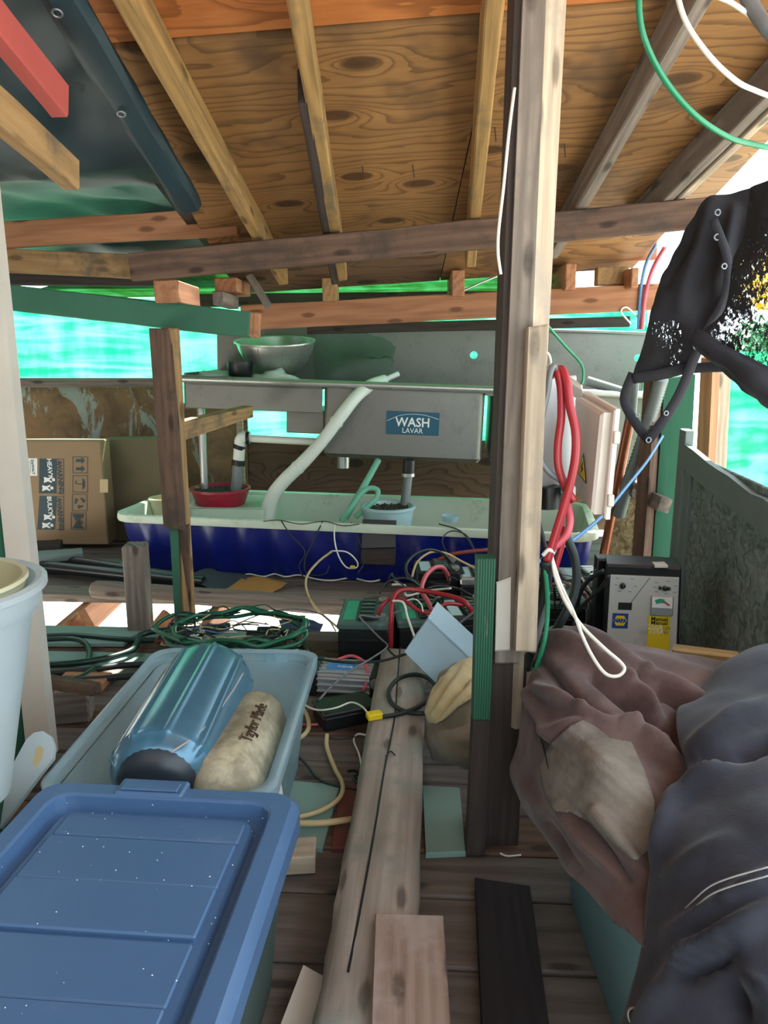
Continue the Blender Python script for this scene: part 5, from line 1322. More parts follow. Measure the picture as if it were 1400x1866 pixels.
jk = JG.make('brown_jacket', m['jacket'], label='worn brown canvas jacket draped over the right tote', cat='jacket', smooth=True, solid=.004)
poly = [(1006, 1352), (1040, 1322), (1062, 1312), (1088, 1326), (1110, 1345), (1150, 1352), (1172, 1400), (1192, 1460), (1190, 1540), (1160, 1570), (1120, 1540), (1080, 1500), (1040, 1480), (1012, 1478), (992, 1440), (985, 1395)]
def inside(x, y, pg):
    r_ = False; j = len(pg) - 1
    for i in range(len(pg)):
        if (pg[i][1] > y) != (pg[j][1] > y) and x < (pg[j][0] - pg[i][0]) * (y - pg[i][1]) / (pg[j][1] - pg[i][1]) + pg[i][0]: r_ = not r_
        j = i
    return r_
keep = [f_ for f_ in JG.f if inside(*PX(sum((JG.v[i] for i in f_), V()) / 4), poly)]
used = sorted({i for f_ in keep for i in f_}); mp = {i: k for k, i in enumerate(used)}
cnt = {}
for f_ in keep:
    for i in range(4):
        e_ = tuple(sorted((f_[i], f_[(i + 1) % 4]))); cnt[e_] = cnt.get(e_, 0) + 1
rim_ = {i for e_, c_ in cnt.items() if c_ == 1 for i in e_}
def snap(p):
    x, y = PX(p); best = None
    for i in range(len(poly)):
        x0, y0 = poly[i]; x1, y1 = poly[(i + 1) % len(poly)]; dx, dy = x1 - x0, y1 - y0
        t = max(0, min(1, ((x - x0) * dx + (y - y0) * dy) / (dx * dx + dy * dy))); q = (x0 + t * dx, y0 + t * dy)
        d_ = math.hypot(q[0] - x, q[1] - y)
        if best is None or d_ < best[0]: best = (d_, q)
    return P(best[1][0], best[1][1], p.y)
LV = [(snap(JG.v[i]) if i in rim_ else JG.v[i]) for i in used]
lg2 = G(); lg2.add([p + (CAM - p).normalized() * .006 for p in LV], [tuple(mp[i] for i in f_) for f_ in keep])
lg2.make('quilted_lining', m['jacketlight'], jk, smooth=True, solid=.003)
jk2 = [(952, 1205), (962, 1265), (990, 1340), (1012, 1420)]
G().tube([P(961, 1270, 1.345), P(975, 1310, 1.28), P(990, 1360, 1.21), P(1000, 1400, 1.165)], .0016, 5, 5).make('seam_piping', m['prtblack'], jk)
rows = [[(1300, 1228, 1.42), (1340, 1200, 1.42), (1400, 1174, 1.42), (1500, 1160, 1.4), (1530, 1168, 1.4), (1552, 1270, 1.4)],
        [(1246, 1290, 1.25), (1310, 1265, 1.23), (1400, 1240, 1.23), (1510, 1230, 1.23), (1610, 1240, 1.23), (1655, 1350, 1.23)],
        [(1238, 1345, 1.13), (1300, 1345, 1.08), (1400, 1335, 1.06), (1520, 1320, 1.06), (1700, 1335, 1.08), (1760, 1450, 1.08)],
        [(1255, 1410, 1.02), (1312, 1425, .96), (1400, 1415, .93), (1530, 1400, .93), (1740, 1420, .96), (1810, 1560, .97)],
        [(1210, 1500, .93), (1292, 1520, .87), (1400, 1512, .83), (1540, 1500, .82), (1780, 1520, .86), (1860, 1700, .88)],
        [(1183, 1600, .88), (1280, 1630, .79), (1400, 1630, .75), (1560, 1620, .74), (1820, 1640, .78), (1910, 1850, .80)],
        [(1168, 1730, .82), (1270, 1750, .73), (1400, 1755, .69), (1580, 1750, .68), (1860, 1770, .72), (1960, 2000, .74)],
        [(1130, 1890, .77), (1260, 1910, .68), (1410, 1910, .63), (1600, 1900, .61), (1900, 1920, .65), (2010, 2150, .67)]]
nf = [(1270, 1365, 1400, 1285, 18, .026), (1290, 1390, 1400, 1360, 10, -.03), (1230, 1470, 1330, 1380, 16, .022), (1200, 1560, 1230, 1460, 16, .02), (1220, 1700, 1330, 1640, 14, .016), (1330, 1640, 1420, 1590, 14, .016),
      (1180, 1866, 1260, 1740, 20, .024), (1260, 1740, 1400, 1660, 20, .026), (1230, 1790, 1330, 1720, 14, -.03), (1330, 1760, 1420, 1830, 16, .022), (1230, 1600, 1330, 1540, 20, .012), (1290, 1230, 1400, 1200, 14, .012), (1360, 1866, 1330, 1760, 24, -.03)]
nj = sheet(rows, 16, 10, .012, 7, folds=nf, seed=8).make('navy_jacket', m['navy'], label='dark navy canvas jacket with a metal eyelet heaped at the right edge', cat='jacket', smooth=True, solid=.004)
fe = TF(P(1154, 1852, .765), (1, 0, 0), CAM - P(1154, 1852, .765))
G().tube([fe(.007 * math.cos(t), -.004, .008 * math.sin(t)) for t in [k * .6283 for k in range(10)]], .0022, 6, 2, closed=True).make('eyelet', m['ring'], nj, smooth=True)
pts = [(1215, 1690, .835), (1255, 1650, .80), (1290, 1618, .775), (1330, 1600, .758), (1400, 1580, .742)]
for k in (0, 16):
    G().tube([P(x, y + k, Y - .010) for x, y, Y in pts], .0010, 5, 5).make('stitch_line', m['boxshade'], nj, smooth=True)
G().slab([P(1225, 1185, 1.62), P(1345, 1200, 1.56), P(1345, 1222, 1.56), P(1225, 1200, 1.62)], .04).make('board_edge', m['rafter'], label='sunlit edge of a yellow board behind the brown jacket', cat='board')
# khaki sack
ks = [[(812, 1235, 2.10), (838, 1222, 2.10), (866, 1215, 2.10)],
      [(806, 1228, 1.97), (836, 1208, 1.98), (866, 1200, 2.0)],
      [(790, 1256, 1.90), (826, 1242, 1.87), (868, 1236, 1.88)],
      [(778, 1290, 1.84), (818, 1286, 1.78), (870, 1282, 1.76)],
      [(779, 1335, 1.81), (818, 1338, 1.72), (870, 1332, 1.68)],
      [(784, 1368, 1.80), (818, 1376, 1.70), (870, 1384, 1.665)],
      [(790, 1384, 1.80), (822, 1393, 1.715), (870, 1400, 1.68)]]
kt = sheet(ks, 12, 8, .010, 12, folds=[(800, 1290, 850, 1235, 7, .016), (790, 1330, 860, 1310, 9, -.018), (800, 1350, 860, 1345, 9, .012)], seed=3).make('khaki_sack', m['khakidark'], label='khaki canvas sack slumped against the centre post', cat='sack', smooth=True, solid=.006)
kf = [[(812, 1226, 1.95), (838, 1206, 1.96), (868, 1198, 1.98)], [(792, 1250, 1.88), (828, 1236, 1.845), (870, 1230, 1.86)], [(782, 1276, 1.835), (820, 1262, 1.79), (870, 1252, 1.79)], [(778, 1300, 1.82), (806, 1292, 1.765), (868, 1262, 1.765)], [(790, 1322, 1.80), (806, 1312, 1.76), (850, 1278, 1.75)]]
sheet(kf, 12, 8, .008, 14, folds=[(790, 1310, 850, 1215, 5, .014), (800, 1318, 868, 1240, 5, .014), (782, 1296, 825, 1225, 5, .012), (805, 1300, 868, 1222, 4, -.012)], seed=5).make('folded_top', m['khaki'], kt, smooth=True, solid=.005)

# ================================================================ black shade cloth on the right
sh1 = [[(1262, 398, 2.52), (1292, 368, 2.5), (1340, 350, 2.45), (1392, 338, 2.4)],
       [(1236, 440, 2.52), (1275, 430, 2.47), (1325, 415, 2.42), (1376, 405, 2.38)],
       [(1208, 510, 2.5), (1250, 505, 2.44), (1302, 498, 2.4), (1345, 490, 2.36)],
       [(1186, 575, 2.48), (1230, 572, 2.42), (1285, 565, 2.38), (1322, 552, 2.34)],
       [(1170, 630, 2.48), (1210, 628, 2.44), (1252, 622, 2.40), (1292, 606, 2.36)],
       [(1158, 668, 2.48), (1200, 668, 2.45), (1240, 660, 2.42), (1272, 646, 2.38)],
       [(1150, 700, 2.48), (1195, 694, 2.45), (1232, 686, 2.43), (1256, 678, 2.40)]]
SG = sheet(sh1, 12, 10, .02, 9, folds=[(1300, 370, 1240, 560, 14, .03), (1340, 380, 1310, 540, 10, .03), (1275, 400, 1220, 520, 8, -.02)], seed=2)
wpoly = [(1168, 612), (1185, 588), (1215, 582), (1240, 592), (1246, 640), (1238, 676), (1200, 684), (1160, 684)]
isw = [inside(*PX(sum((SG.v[i] for i in f_), V()) / 4), wpoly) for f_ in SG.f]
def sub_mesh(faces):
    u_ = sorted({i for f_ in faces for i in f_}); k_ = {i: n_ for n_, i in enumerate(u_)}
    g_ = G(); g_.add([SG.v[i] for i in u_], [tuple(k_[i] for i in f_) for f_ in faces]); return g_
sc_ = sub_mesh([f_ for f_, w_ in zip(SG.f, isw) if not w_]).make('shade_cloth', m['shade'], label='bunched black shade cloth tied to the right end of the roof beam', cat='cloth', smooth=True, solid=.003)
sub_mesh([f_ for f_, w_ in zip(SG.f, isw) if w_]).make('torn_window', m['tornthin'], sc_, smooth=True)
thin = [[(1372, 345, 2.3), (1410, 325, 2.2), (1470, 300, 2.1), (1560, 260, 2.0)], [(1345, 470, 2.3), (1400, 450, 2.2), (1470, 430, 2.1), (1560, 400, 2.0)], [(1318, 560, 2.3), (1370, 555, 2.2), (1450, 560, 2.1), (1560, 560, 2.0)], [(1275, 620, 2.32), (1340, 650, 2.2), (1420, 700, 2.1), (1560, 780, 2.0)]]
sheet(thin, 7, 7, .025, 8, seed=5).make('loose_panel', m['torn'], sc_, smooth=True)
roll = [[(1268, 600, 2.31), (1320, 628, 2.22), (1400, 672, 2.1), (1500, 730, 2.0)], [(1262, 618, 2.28), (1318, 662, 2.18), (1400, 715, 2.06), (1500, 780, 1.96)], [(1272, 632, 2.30), (1330, 690, 2.2), (1400, 742, 2.1), (1500, 810, 2.0)]]
sheet(roll, 8, 6, .012, 14, folds=[(1270, 615, 1400, 705, 14, .02)], seed=3).make('rolled_hem', m['shade'], sc_, smooth=True, solid=.004)
up_ = [[(1372, 345, 2.29), (1410, 325, 2.19), (1470, 300, 2.09), (1560, 260, 1.99)], [(1366, 385, 2.29), (1405, 375, 2.19), (1470, 360, 2.09), (1560, 330, 1.99)], [(1352, 430, 2.3), (1400, 422, 2.2), (1470, 410, 2.1), (1560, 390, 2.0)]]
sheet(up_, 7, 7, .02, 9, seed=6).make('upper_fold', m['shade'], sc_, smooth=True, solid=.003)
def ribbon(pts, w_, parent, name='hem_strap', mat='shade'):
    pp = [V((x, y, Y)) for x, y, Y in pts]; a = []; b = []
    for i in range(len(pp)):
        d = pp[min(i + 1, len(pp) - 1)] - pp[max(i - 1, 0)]; nrm = V((-d.y, d.x, 0)).normalized() * w_ / 2
        a.append(tuple(pp[i] + nrm)); b.append(tuple(pp[i] - nrm))
    c_ = [tuple((V(p) + V(q)) / 2 + V((0, 0, -.006))) for p, q in zip(a, b)]
    return sheet([a, c_, b], 5, 3).make(name, m[mat], parent, smooth=True, solid=.003)
ribbon([(1154, 680, 2.46), (1138, 728, 2.44), (1158, 770, 2.42), (1183, 803, 2.40)], 17, sc_)
ribbon([(1180, 803, 2.39), (1210, 765, 2.38), (1240, 715, 2.38), (1262, 660, 2.37), (1275, 630, 2.36)], 18, sc_)
ribbon([(1154, 690, 2.45), (1200, 682, 2.42), (1250, 672, 2.40), (1325, 668, 2.34)], 18, sc_)
ribbon([(1300, 400, 2.36), (1325, 470, 2.34), (1322, 540, 2.32), (1290, 600, 2.32), (1268, 640, 2.33)], 16, sc_)
for x, y, Y, r_ in ((1182, 802, 2.385, .014), (1162, 757, 2.41, .010), (1214, 753, 2.37, .012), (1308, 387, 2.34, .014), (1307, 432, 2.36, .015), (1320, 485, 2.33, .013), (1268, 632, 2.33, .012)):
    fe = TF(P(x, y, Y - .012), (1, .1, 0), (0, -1, 0))
    G().tube([fe(r_ * .55 * math.cos(t), 0, r_ * .55 * math.sin(t)) for t in [k * .6283 for k in range(10)]], r_ * .2, 6, 2, closed=True).make('eyelet', m['ring'], sc_, smooth=True)

# ================================================================ pipes in the right rear corner
cd_ = thing('corrugated_conduit', 'grey corrugated conduit slanting down behind the black straps', 'conduit', P(1140, 890, 2.95))
pts = catmull([P(1206, 690, 2.75), P(1190, 745, 2.8), (P(1166, 820, 2.88)), P(1142, 890, 2.95), P(1128, 940, 3.0)], 22)
G().tube(pts, [(.026 if i % 2 else .021) for i in range(len(pts))], 12, 1).make('conduit_body', m['pvcgrey'], cd_, smooth=True)
cpq = thing('copper_pipe', 'upright copper coloured pipe left of the green corner post', 'pipe', P(1098, 1030, 3.1))
G().rod(P(1149, 760, 2.98), P(1096, 1035, 3.1), .019).make('pipe_body', m['copper'], cpq, smooth=40)
G().rod(P(1155, 690, 2.97), P(1149, 765, 2.98), .021).make('upper_sleeve', m['pvcgrey'], cpq, smooth=40)
G().rod(P(1070, 694, 3.72), P(1140, 716, 3.655), .024).make('grey_pipe', m['pvcgrey'], label='short grey pipe resting on the sink rim right of the fuse box', cat='pipe', smooth=40)

# ================================================================ cables
K = cable
K('overhead_cable', m['greenc'], [(1130, -330, 1.2), (1150, -200, 1.2), (1164, -60, 1.22), (1166, 30, 1.22), (1182, 90, 1.23), (1215, 150, 1.25), (1260, 203, 1.27), (1310, 240, 1.3), (1360, 260, 1.33), (1440, 266, 1.38), (1560, 220, 1.6), (1620, 150, 1.75)], .0045, 'green cable hanging in an arc below the right rafters')
K('overhead_cable', m['whitec'], [(1190, -290, 1.28), (1208, -160, 1.29), (1225, -60, 1.3), (1246, 30, 1.3), (1285, 92, 1.3), (1330, 138, 1.32), (1370, 162, 1.35), (1440, 180, 1.4), (1540, 160, 1.6), (1600, 90, 1.7)], .0042, 'cream cable arcing beside the green overhead cable')
K('overhead_cable', m['whitec'], [(1200, -240, 1.3), (1250, -90, 1.31), (1290, -20, 1.32), (1335, 6, 1.33), (1380, 35, 1.34), (1440, 62, 1.36), (1540, 60, 1.5), (1640, 20, 1.62)], .004, 'short cream cable across the top right corner')
K('overhead_hose', m['greyc'], [(1290, -240, 1.36), (1320, -120, 1.36), (1345, -40, 1.35), (1376, 20, 1.33), (1402, 55, 1.31), (1440, 90, 1.32), (1540, 90, 1.5), (1650, 40, 1.66)], .012, 'thick grey hose cutting the top right corner', 'hose')
K('post_cable', m['whitec'], [(938, 160, 1.465), (928, 240, 1.462), (918, 340, 1.455), (909, 420, 1.45), (908, 462, 1.452), (913, 500, 1.455)], .003, 'thin white cable running down the left edge of the centre post')
K('green_wire', m['greenc'], [(980, 560, 1.52), (996, 590, 1.54), (1030, 630, 1.58), (1060, 664, 1.6), (1063, 690, 1.6), (1060, 700, 1.6)], .003, 'thin green wire from the centre post to the fuse box')
K('red_cable', m['redc'], [(1005, 684, 1.50), (1014, 676, 1.47), (1022, 705, 1.46), (1023, 760, 1.45), (1017, 810, 1.45), (1018, 850, 1.45), (1030, 885, 1.45), (1046, 913, 1.45)], .0078, 'thick red cable on the left ending in a cut tip below the fuse box', sides=10)
K('red_cable', m['redc'], [(1014, 680, 1.50), (1024, 674, 1.47), (1034, 700, 1.45), (1039, 740, 1.44), (1049, 785, 1.43), (1049, 830, 1.43), (1041, 875, 1.43), (1026, 930, 1.43), (1012, 975, 1.43), (998, 1022, 1.43)], .0085, 'thick red cable crossing in front of the fuse box', sides=10)
K('red_cable', m['pinkc'], [(1033, 915, 1.47), (1039, 945, 1.45), (1034, 972, 1.44), (1018, 990, 1.44), (1004, 1002, 1.44), (998, 1018, 1.44)], .0075, 'faded pink cable curling under the red cables', sides=10)
K('red_cable', m['redc'], [(1030, 960, 1.5), (1022, 1000, 1.5), (1010, 1040, 1.5)], .007, 'short red cable end behind the pink curl', sides=10)
K('grey_cable', m['greyc'], [(1018, 690, 1.48), (1010, 668, 1.46), (1003, 680, 1.45), (998, 715, 1.45), (988, 760, 1.45), (982, 805, 1.45), (986, 838, 1.45), (1002, 862, 1.45), (1022, 876, 1.46), (1030, 895, 1.47)], .0058, 'grey cable bowing around the left of the fuse box', sides=9)
K('thin_wire', m['whitec'], [(990, 640, 1.46), (1000, 645, 1.46), (1004, 660, 1.46), (998, 668, 1.47)], .0022, 'small cream wire loop above the fuse box cables')
K('black_cable', m['black'], [(986, 895, 1.52), (980, 930, 1.5), (988, 975, 1.48), (998, 1015, 1.46)], .005, 'black cable dropping from the gland of the fuse box')
K('black_cable', m['rubber'], [(1030, 975, 1.52), (1046, 1010, 1.52), (1051, 1050, 1.52), (1044, 1090, 1.52), (1024, 1130, 1.52), (1000, 1170, 1.54), (975, 1215, 1.55)], .0095, 'thick black cable bowing out right below the red cables', sides=10)
K('black_cable', m['rubber'], [(997, 1020, 1.44), (994, 1070, 1.46), (982, 1120, 1.48), (968, 1170, 1.5), (958, 1220, 1.5)], .012, 'heavy black cable falling straight below the red cables', sides=10)
K('black_cable', m['greyc'], [(1003, 1022, 1.45), (998, 1080, 1.46), (988, 1130, 1.47), (972, 1190, 1.47)], .006, 'slate cable beside the heavy black one', sides=8)
K('green_wire', m['greenc'], [(992, 1025, 1.44), (997, 1070, 1.44), (998, 1120, 1.44), (992, 1170, 1.43), (978, 1215, 1.43), (965, 1250, 1.43)], .0048, 'green wire hanging over the brown jacket from the cable bundle')
K('white_cable', m['whitec'], [(1005, 1005, 1.44), (1012, 1050, 1.42), (1030, 1095, 1.36), (1060, 1140, 1.32), (1100, 1180, 1.28), (1130, 1206, 1.26), (1138, 1220, 1.25), (1126, 1232, 1.245), (1104, 1228, 1.25), (1082, 1200, 1.27), (1062, 1160, 1.30), (1045, 1115, 1.34), (1020, 1060, 1.41), (1004, 1010, 1.445)], .0034, 'long white cable loop hanging over the brown jacket')
K('cable_tie', m['whitec'], [(990, 1012, 1.425), (1000, 1002, 1.42), (1008, 1008, 1.43), (1000, 1016, 1.44)], .004, 'white cable tie around the red cable bundle', 'cable tie')
K('blue_cable', m['bluec'], [(1208, 795, 2.5), (1180, 840, 2.3), (1140, 890, 2.05), (1100, 938, 1.85), (1050, 980, 1.72), (1000, 1012, 1.64), (955, 1040, 1.58)], .0045, 'light blue cable slanting from the corner to the centre post')
K('thin_wire', m['greyc'], [(985, 1035, 1.48), (984, 1045, 1.48), (990, 1065, 1.48), (1003, 1082, 1.48)], .0014, 'fine white strand curling beside the cable tie')
K('thin_wire', m['greyc'], [(1086, 1038, 2.2), (1060, 1050, 2.3), (1030, 1048, 2.4), (1015, 1040, 2.4)], .002, 'fine grey wire reaching from the charger to the batteries')
K('charger_lead', m['rubber'], [(1100, 1040, 2.2), (1075, 1055, 2.25), (1058, 1080, 2.3), (1050, 1120, 2.35), (1046, 1140, 2.35)], .007, 'black charger lead curving down to the right batteries')
K('charger_lead', m['rubber'], [(1110, 1050, 2.15), (1092, 1075, 2.2), (1070, 1095, 2.25), (1050, 1115, 2.3), (1020, 1135, 2.4)], .0055, 'thinner black charger lead beside the curved one')
K('red_wire', m['redc'], [(1054, 1068, 2.7), (1066, 1082, 2.65), (1076, 1096, 2.6), (1082, 1100, 2.55)], .007, 'red lead on the battery beside the charger')
K('black_cable', m['greend'], [(965, 1062, 2.85), (1000, 1068, 2.85), (1050, 1058, 2.85), (1090, 1052, 2.85)], .012, 'dark green hose lying behind the right batteries')
K('brown_hose', m['brownc'], [(985, 1090, 2.55), (1010, 1064, 2.6), (1030, 1062, 2.6), (1045, 1072, 2.6)], .006, 'red brown hose arching over the right batteries', 'hose')
# between the batteries
K('battery_cable', m['redc'], [(712, 1188, 2.42), (713, 1130, 2.42), (716, 1092, 2.46), (732, 1076, 2.5), (765, 1076, 2.52), (805, 1083, 2.5), (838, 1092, 2.46), (852, 1102, 2.44), (860, 1115, 2.44)], .0085, 'thick red battery cable looping high over the left batteries', sides=10)
K('battery_cable', m['redc'], [(690, 1120, 2.46), (698, 1102, 2.46), (716, 1090, 2.48), (738, 1095, 2.46), (762, 1112, 2.43), (786, 1117, 2.42), (800, 1107, 2.43), (818, 1100, 2.44), (846, 1103, 2.45)], .007, 'red battery cable waving low across the battery tops', sides=10)
K('battery_cable', m['pinkc'], [(788, 1112, 2.55), (776, 1090, 2.62), (768, 1076, 2.7), (775, 1052, 2.78), (790, 1036, 2.84), (806, 1034, 2.88), (815, 1046, 2.92), (818, 1056, 2.95)], .009, 'faded pink battery cable arching to the rear battery', sides=10)
K('battery_cable', m['rubber'], [(820, 1022, 2.95), (806, 1008, 2.93), (782, 1002, 2.9), (757, 1010, 2.86), (741, 1028, 2.8), (742, 1046, 2.75), (758, 1062, 2.7)], .006, 'black cable looping left of the rear battery')
K('battery_cable', m['tanc'], [(751, 1052, 2.9), (760, 1025, 2.94), (784, 1007, 2.98), (812, 1008, 3.0), (845, 1025, 2.98), (872, 1038, 2.95)], .0048, 'tan cable arching over the rear battery')
K('brown_hose', m['brownc'], [(785, 1030, 3.1), (810, 1015, 3.1), (840, 1007, 3.1), (890, 1002, 3.1)], .009, 'red brown hose behind the rear battery', 'hose')
K('battery_cable', m['rubber'], [(692, 1082, 2.62), (702, 1064, 2.64), (726, 1054, 2.66), (748, 1056, 2.66), (765, 1068, 2.66)], .0045, 'thin black cable rising from the green topped battery')
K('thin_wire', m['greyc'], [(750, 1108, 2.5), (725, 1115, 2.45), (690, 1125, 2.42), (656, 1122, 2.42), (672, 1142, 2.4), (695, 1165, 2.36), (706, 1178, 2.3), (680, 1198, 2.2), (640, 1222, 2.1), (605, 1250, 2.0), (582, 1275, 1.95)], .0032, 'long thin grey wire from the battery tops to the inverter')
K('thin_wire', m['whitec'], [(716, 1095, 2.44), (735, 1098, 2.42), (743, 1125, 2.38), (757, 1165, 2.3)], .0042, 'cream cable dropping behind the clear plastic box')
K('thin_wire', m['whitec'], [(742, 1094, 2.45), (757, 1092, 2.44), (768, 1102, 2.43), (772, 1115, 2.42), (786, 1124, 2.42)], .0025, 'fine white wire on the black battery top')
K('battery_cable', m['rubber'], [(780, 1072, 2.8), (800, 1068, 2.82), (832, 1072, 2.82), (850, 1080, 2.8), (868, 1090, 2.78)], .0055, 'black cable across the front of the rear battery')
K('battery_cable', m['greyc'], [(820, 1146, 2.4), (845, 1130, 2.4), (868, 1112, 2.4)], .005, 'slate cable beside the ribbed battery')
K('thin_wire', m['rubber'], [(705, 1180, 2.3), (722, 1196, 2.25), (745, 1190, 2.22)], .0035, 'short black wire in front of the batteries')
K('thin_wire', m['rubber'], [(555, 1196, 2.25), (620, 1206, 2.2), (690, 1205, 2.2), (738, 1192, 2.2)], .0045, 'black cable running behind the inverter')
# on the deck in the middle
K('extension_cord', m['rubber'], [(697, 1306, 9, .118), (735, 1299, 9, .115), (770, 1284, 9, .115), (792, 1260, 9, .115), (786, 1240, 9, .114), (758, 1229, 9, .114), (728, 1236, 9, .114), (710, 1256, 9, .114), (712, 1278, 9, .114), (732, 1294, 9, .114), (762, 1300, 9, .117), (800, 1298, 9, .115)], .0062, 'black cord coiled once on the long timber at the yellow plug', 'cord', sides=9)
K('thin_wire', m['whitec'], [(672, 1302, 9, .11), (660, 1288, 9, .09), (640, 1280, 9, .075), (612, 1290, 9, .07), (580, 1294, 9, .06), (556, 1284, 9, .05), (550, 1262, 9, .05)], .0028, 'white wire crossing the black project box to the yellow plug')
K('tan_cable', m['tanc'], [(596, 1338, 9, .03), (596, 1362, 9, .01), (610, 1400, 9, .01), (624, 1428, 9, .02), (620, 1452, 9, .025), (592, 1474, 9, .025), (550, 1488, 9, .025), (500, 1494, 9, .025)], .006, 'cream cable snaking over the deck to the blue lid', sides=9)
K('tan_cable', m['tanc'], [(500, 1497, 9, .03), (540, 1500, 9, .03), (585, 1500, 9, .03), (642, 1493, 9, .03)], .0075, 'straight tan rope end lying beside the blue lid', 'rope', sides=9)
K('tan_cable', m['tanc'], [(544, 1282, 9, .02), (560, 1305, 9, .02), (562, 1328, 9, .02), (548, 1344, 9, .02), (528, 1350, 9, .02)], .0065, 'short tan cable bending between the tote and the black project box', sides=9)
K('thin_wire', m['rubber'], [(532, 1368, 9, .01), (556, 1390, 9, .01), (578, 1418, 9, .02), (605, 1430, 9, .02), (652, 1438, 9, .02)], .0032, 'thin black wire crossing the teal painted board')
K('thin_wire', m['whitec'], [(668, 1340, 9, .05), (652, 1338, 9, .03), (645, 1350, 9, .01), (655, 1375, 9, .01), (660, 1405, 9, .01)], .0028, 'short white wire curling beside the long timber')
K('thin_wire', m['rubber'], [(598, 1345, 9, .02), (620, 1347, 9, .02), (650, 1342, 9, .02)], .002, 'fine black wire beside the project box')
K('red_wire', m['pinkc'], [(540, 1320, 9, .01), (560, 1321, 9, .01), (580, 1320, 9, .01)], .004, 'short pink red wire end under the project box')
K('red_wire', m['pinkc'], [(615, 1202, 9, .09), (640, 1195, 9, .1), (662, 1205, 9, .1), (670, 1225, 9, .08), (666, 1250, 9, .05), (660, 1262, 9, .03)], .005, 'orange red wire over the right end of the inverter')
for k, (dx, dz) in enumerate(((0, 0), (6, .01), (12, .02))):
    K('red_wire', m['redc' if k != 1 else 'brownc'], [(556 + dx * .4, 1185, 9, .05 + dz), (560 + dx * .5, 1205, 9, .05 + dz), (553 + dx * .4, 1230, 9, .04 + dz), (556 + dx * .4, 1258, 9, .03)], .004, ('red wire nearest the tote at the inverter end', 'brown wire between two red ones at the inverter end', 'red wire touching the black end of the inverter')[k])
K('wire_clip', m['black'], [(634, 1405, 9, .01), (646, 1404, 9, .014), (655, 1410, 9, .01), (644, 1416, 9, .01), (652, 1428, 9, .01)], .004, 'tangle of small black clips beside the long timber', 'clip')
K('bent_nail', m['rust'], [(704, 1378, 9, .109), (712, 1369, 9, .111), (720, 1376, 9, .109)], .0018, 'bent rusty nail on top of the long timber', 'nail')
K('zip_tie', m['whitec'], [(912, 1555, 9, .02), (925, 1560, 9, .01), (950, 1558, 9, .01)], .002, 'white zip tie on the deck at the foot of the centre post', 'zip tie')
# against the tank
K('thin_wire', m['tanc'], [(606, 1004, 3.34), (578, 1026, 3.32), (558, 1055, 3.2), (564, 1090, 3.1), (586, 1118, 3.0), (614, 1142, 2.9)], .0055, 'tan cable hanging from the tank rim to the deck')
K('thin_wire', m['whitec'], [(606, 1004, 3.33), (632, 1006, 3.33), (650, 1022, 3.33), (650, 1034, 3.33), (632, 1034, 3.33), (618, 1015, 3.33), (610, 985, 3.36), (610, 955, 3.42)], .0035, 'pale wire hooked over the tank rim with a yellow tip')
G().box(Fr(P(638, 1036, 3.32), (1, 0, 0)), 0, .022, 0, .012, 0, .012, .002).make('wire_connector', m['yellow'], label='tiny yellow wire connector hanging before the blue tank', cat='connector')
for lab, pts in (('thin dark wire on the tank front nearest the split post', [(512, 948, 3.46), (530, 975, 3.42), (556, 1005, 3.4), (545, 1030, 3.36), (552, 1050, 3.3)]),
                 ('dark wire sweeping across the tank front below the looped hose', [(588, 950, 3.44), (572, 985, 3.4), (556, 1020, 3.36), (560, 1046, 3.32), (592, 1046, 3.32), (600, 1030, 3.34)]),
                 ('dark wire hanging just left of the bent plate', [(640, 952, 3.44), (652, 980, 3.4), (664, 1020, 3.36), (652, 1045, 3.32)]),
                 ('dark wire looping over the tank rim left of the centre post', [(800, 955, 3.36), (840, 968, 3.3), (862, 1000, 3.25), (868, 1022, 3.2)]),
                 ('small dark wire loop near the rear battery', [(818, 1015, 3.1), (806, 985, 3.2), (822, 968, 3.25), (850, 975, 3.25), (866, 1005, 3.2)])):
    K('thin_wire', m['rubber'], pts, .003, lab)
K('rim_wire', m['rust'], [(480, 950, 3.45), (510, 948, 3.43), (548, 955, 3.42), (590, 950, 3.41), (625, 958, 3.40), (655, 955, 3.4)], .0022, 'rusty wire lying along the white tank rim', 'wire')
# hoses on the left
for lab, mt, r_, pts in (
        ('dark green hose along the edge of the bright floor gap', 'greend', .011, [(70, 1160), (140, 1158), (220, 1165), (290, 1166), (340, 1158), (400, 1150)]),
        ('dark green hose rising in an s curve behind the clear tote', 'greend', .012, [(78, 1212), (140, 1208), (200, 1198), (238, 1186), (250, 1172), (256, 1158), (285, 1150), (350, 1146), (420, 1140)]),
        ('black hose lying second from the front on the left deck', 'rubber', .011, [(78, 1228), (150, 1222), (230, 1212), (290, 1212)]),
        ('dark green hose ending in a turned up tip on the left deck', 'greend', .012, [(78, 1241), (120, 1242), (150, 1234), (172, 1220)]),
        ('dark green hose curling down beside the left post', 'greend', .010, [(80, 1166), (130, 1164), (155, 1172), (163, 1190), (160, 1206)]),
        ('black hose passing under the thin brown stick', 'rubber', .011, [(78, 1236), (160, 1238), (240, 1232), (280, 1230)]),
        ('black hose bending round the right end of the wire coil', 'rubber', .015, [(470, 1148), (520, 1152), (552, 1172), (562, 1195), (556, 1215)]),
        ('dark hose bending inside the black one at the wire coil', 'greend', .014, [(450, 1156), (500, 1158), (530, 1175), (540, 1200), (536, 1215)])):
    K('garden_hose', m[mt], [(x, y, 9, .025) for x, y in pts], r_, lab, 'hose', sides=10)
r = random.Random(21); cc = PZ(430, 1176, .05)
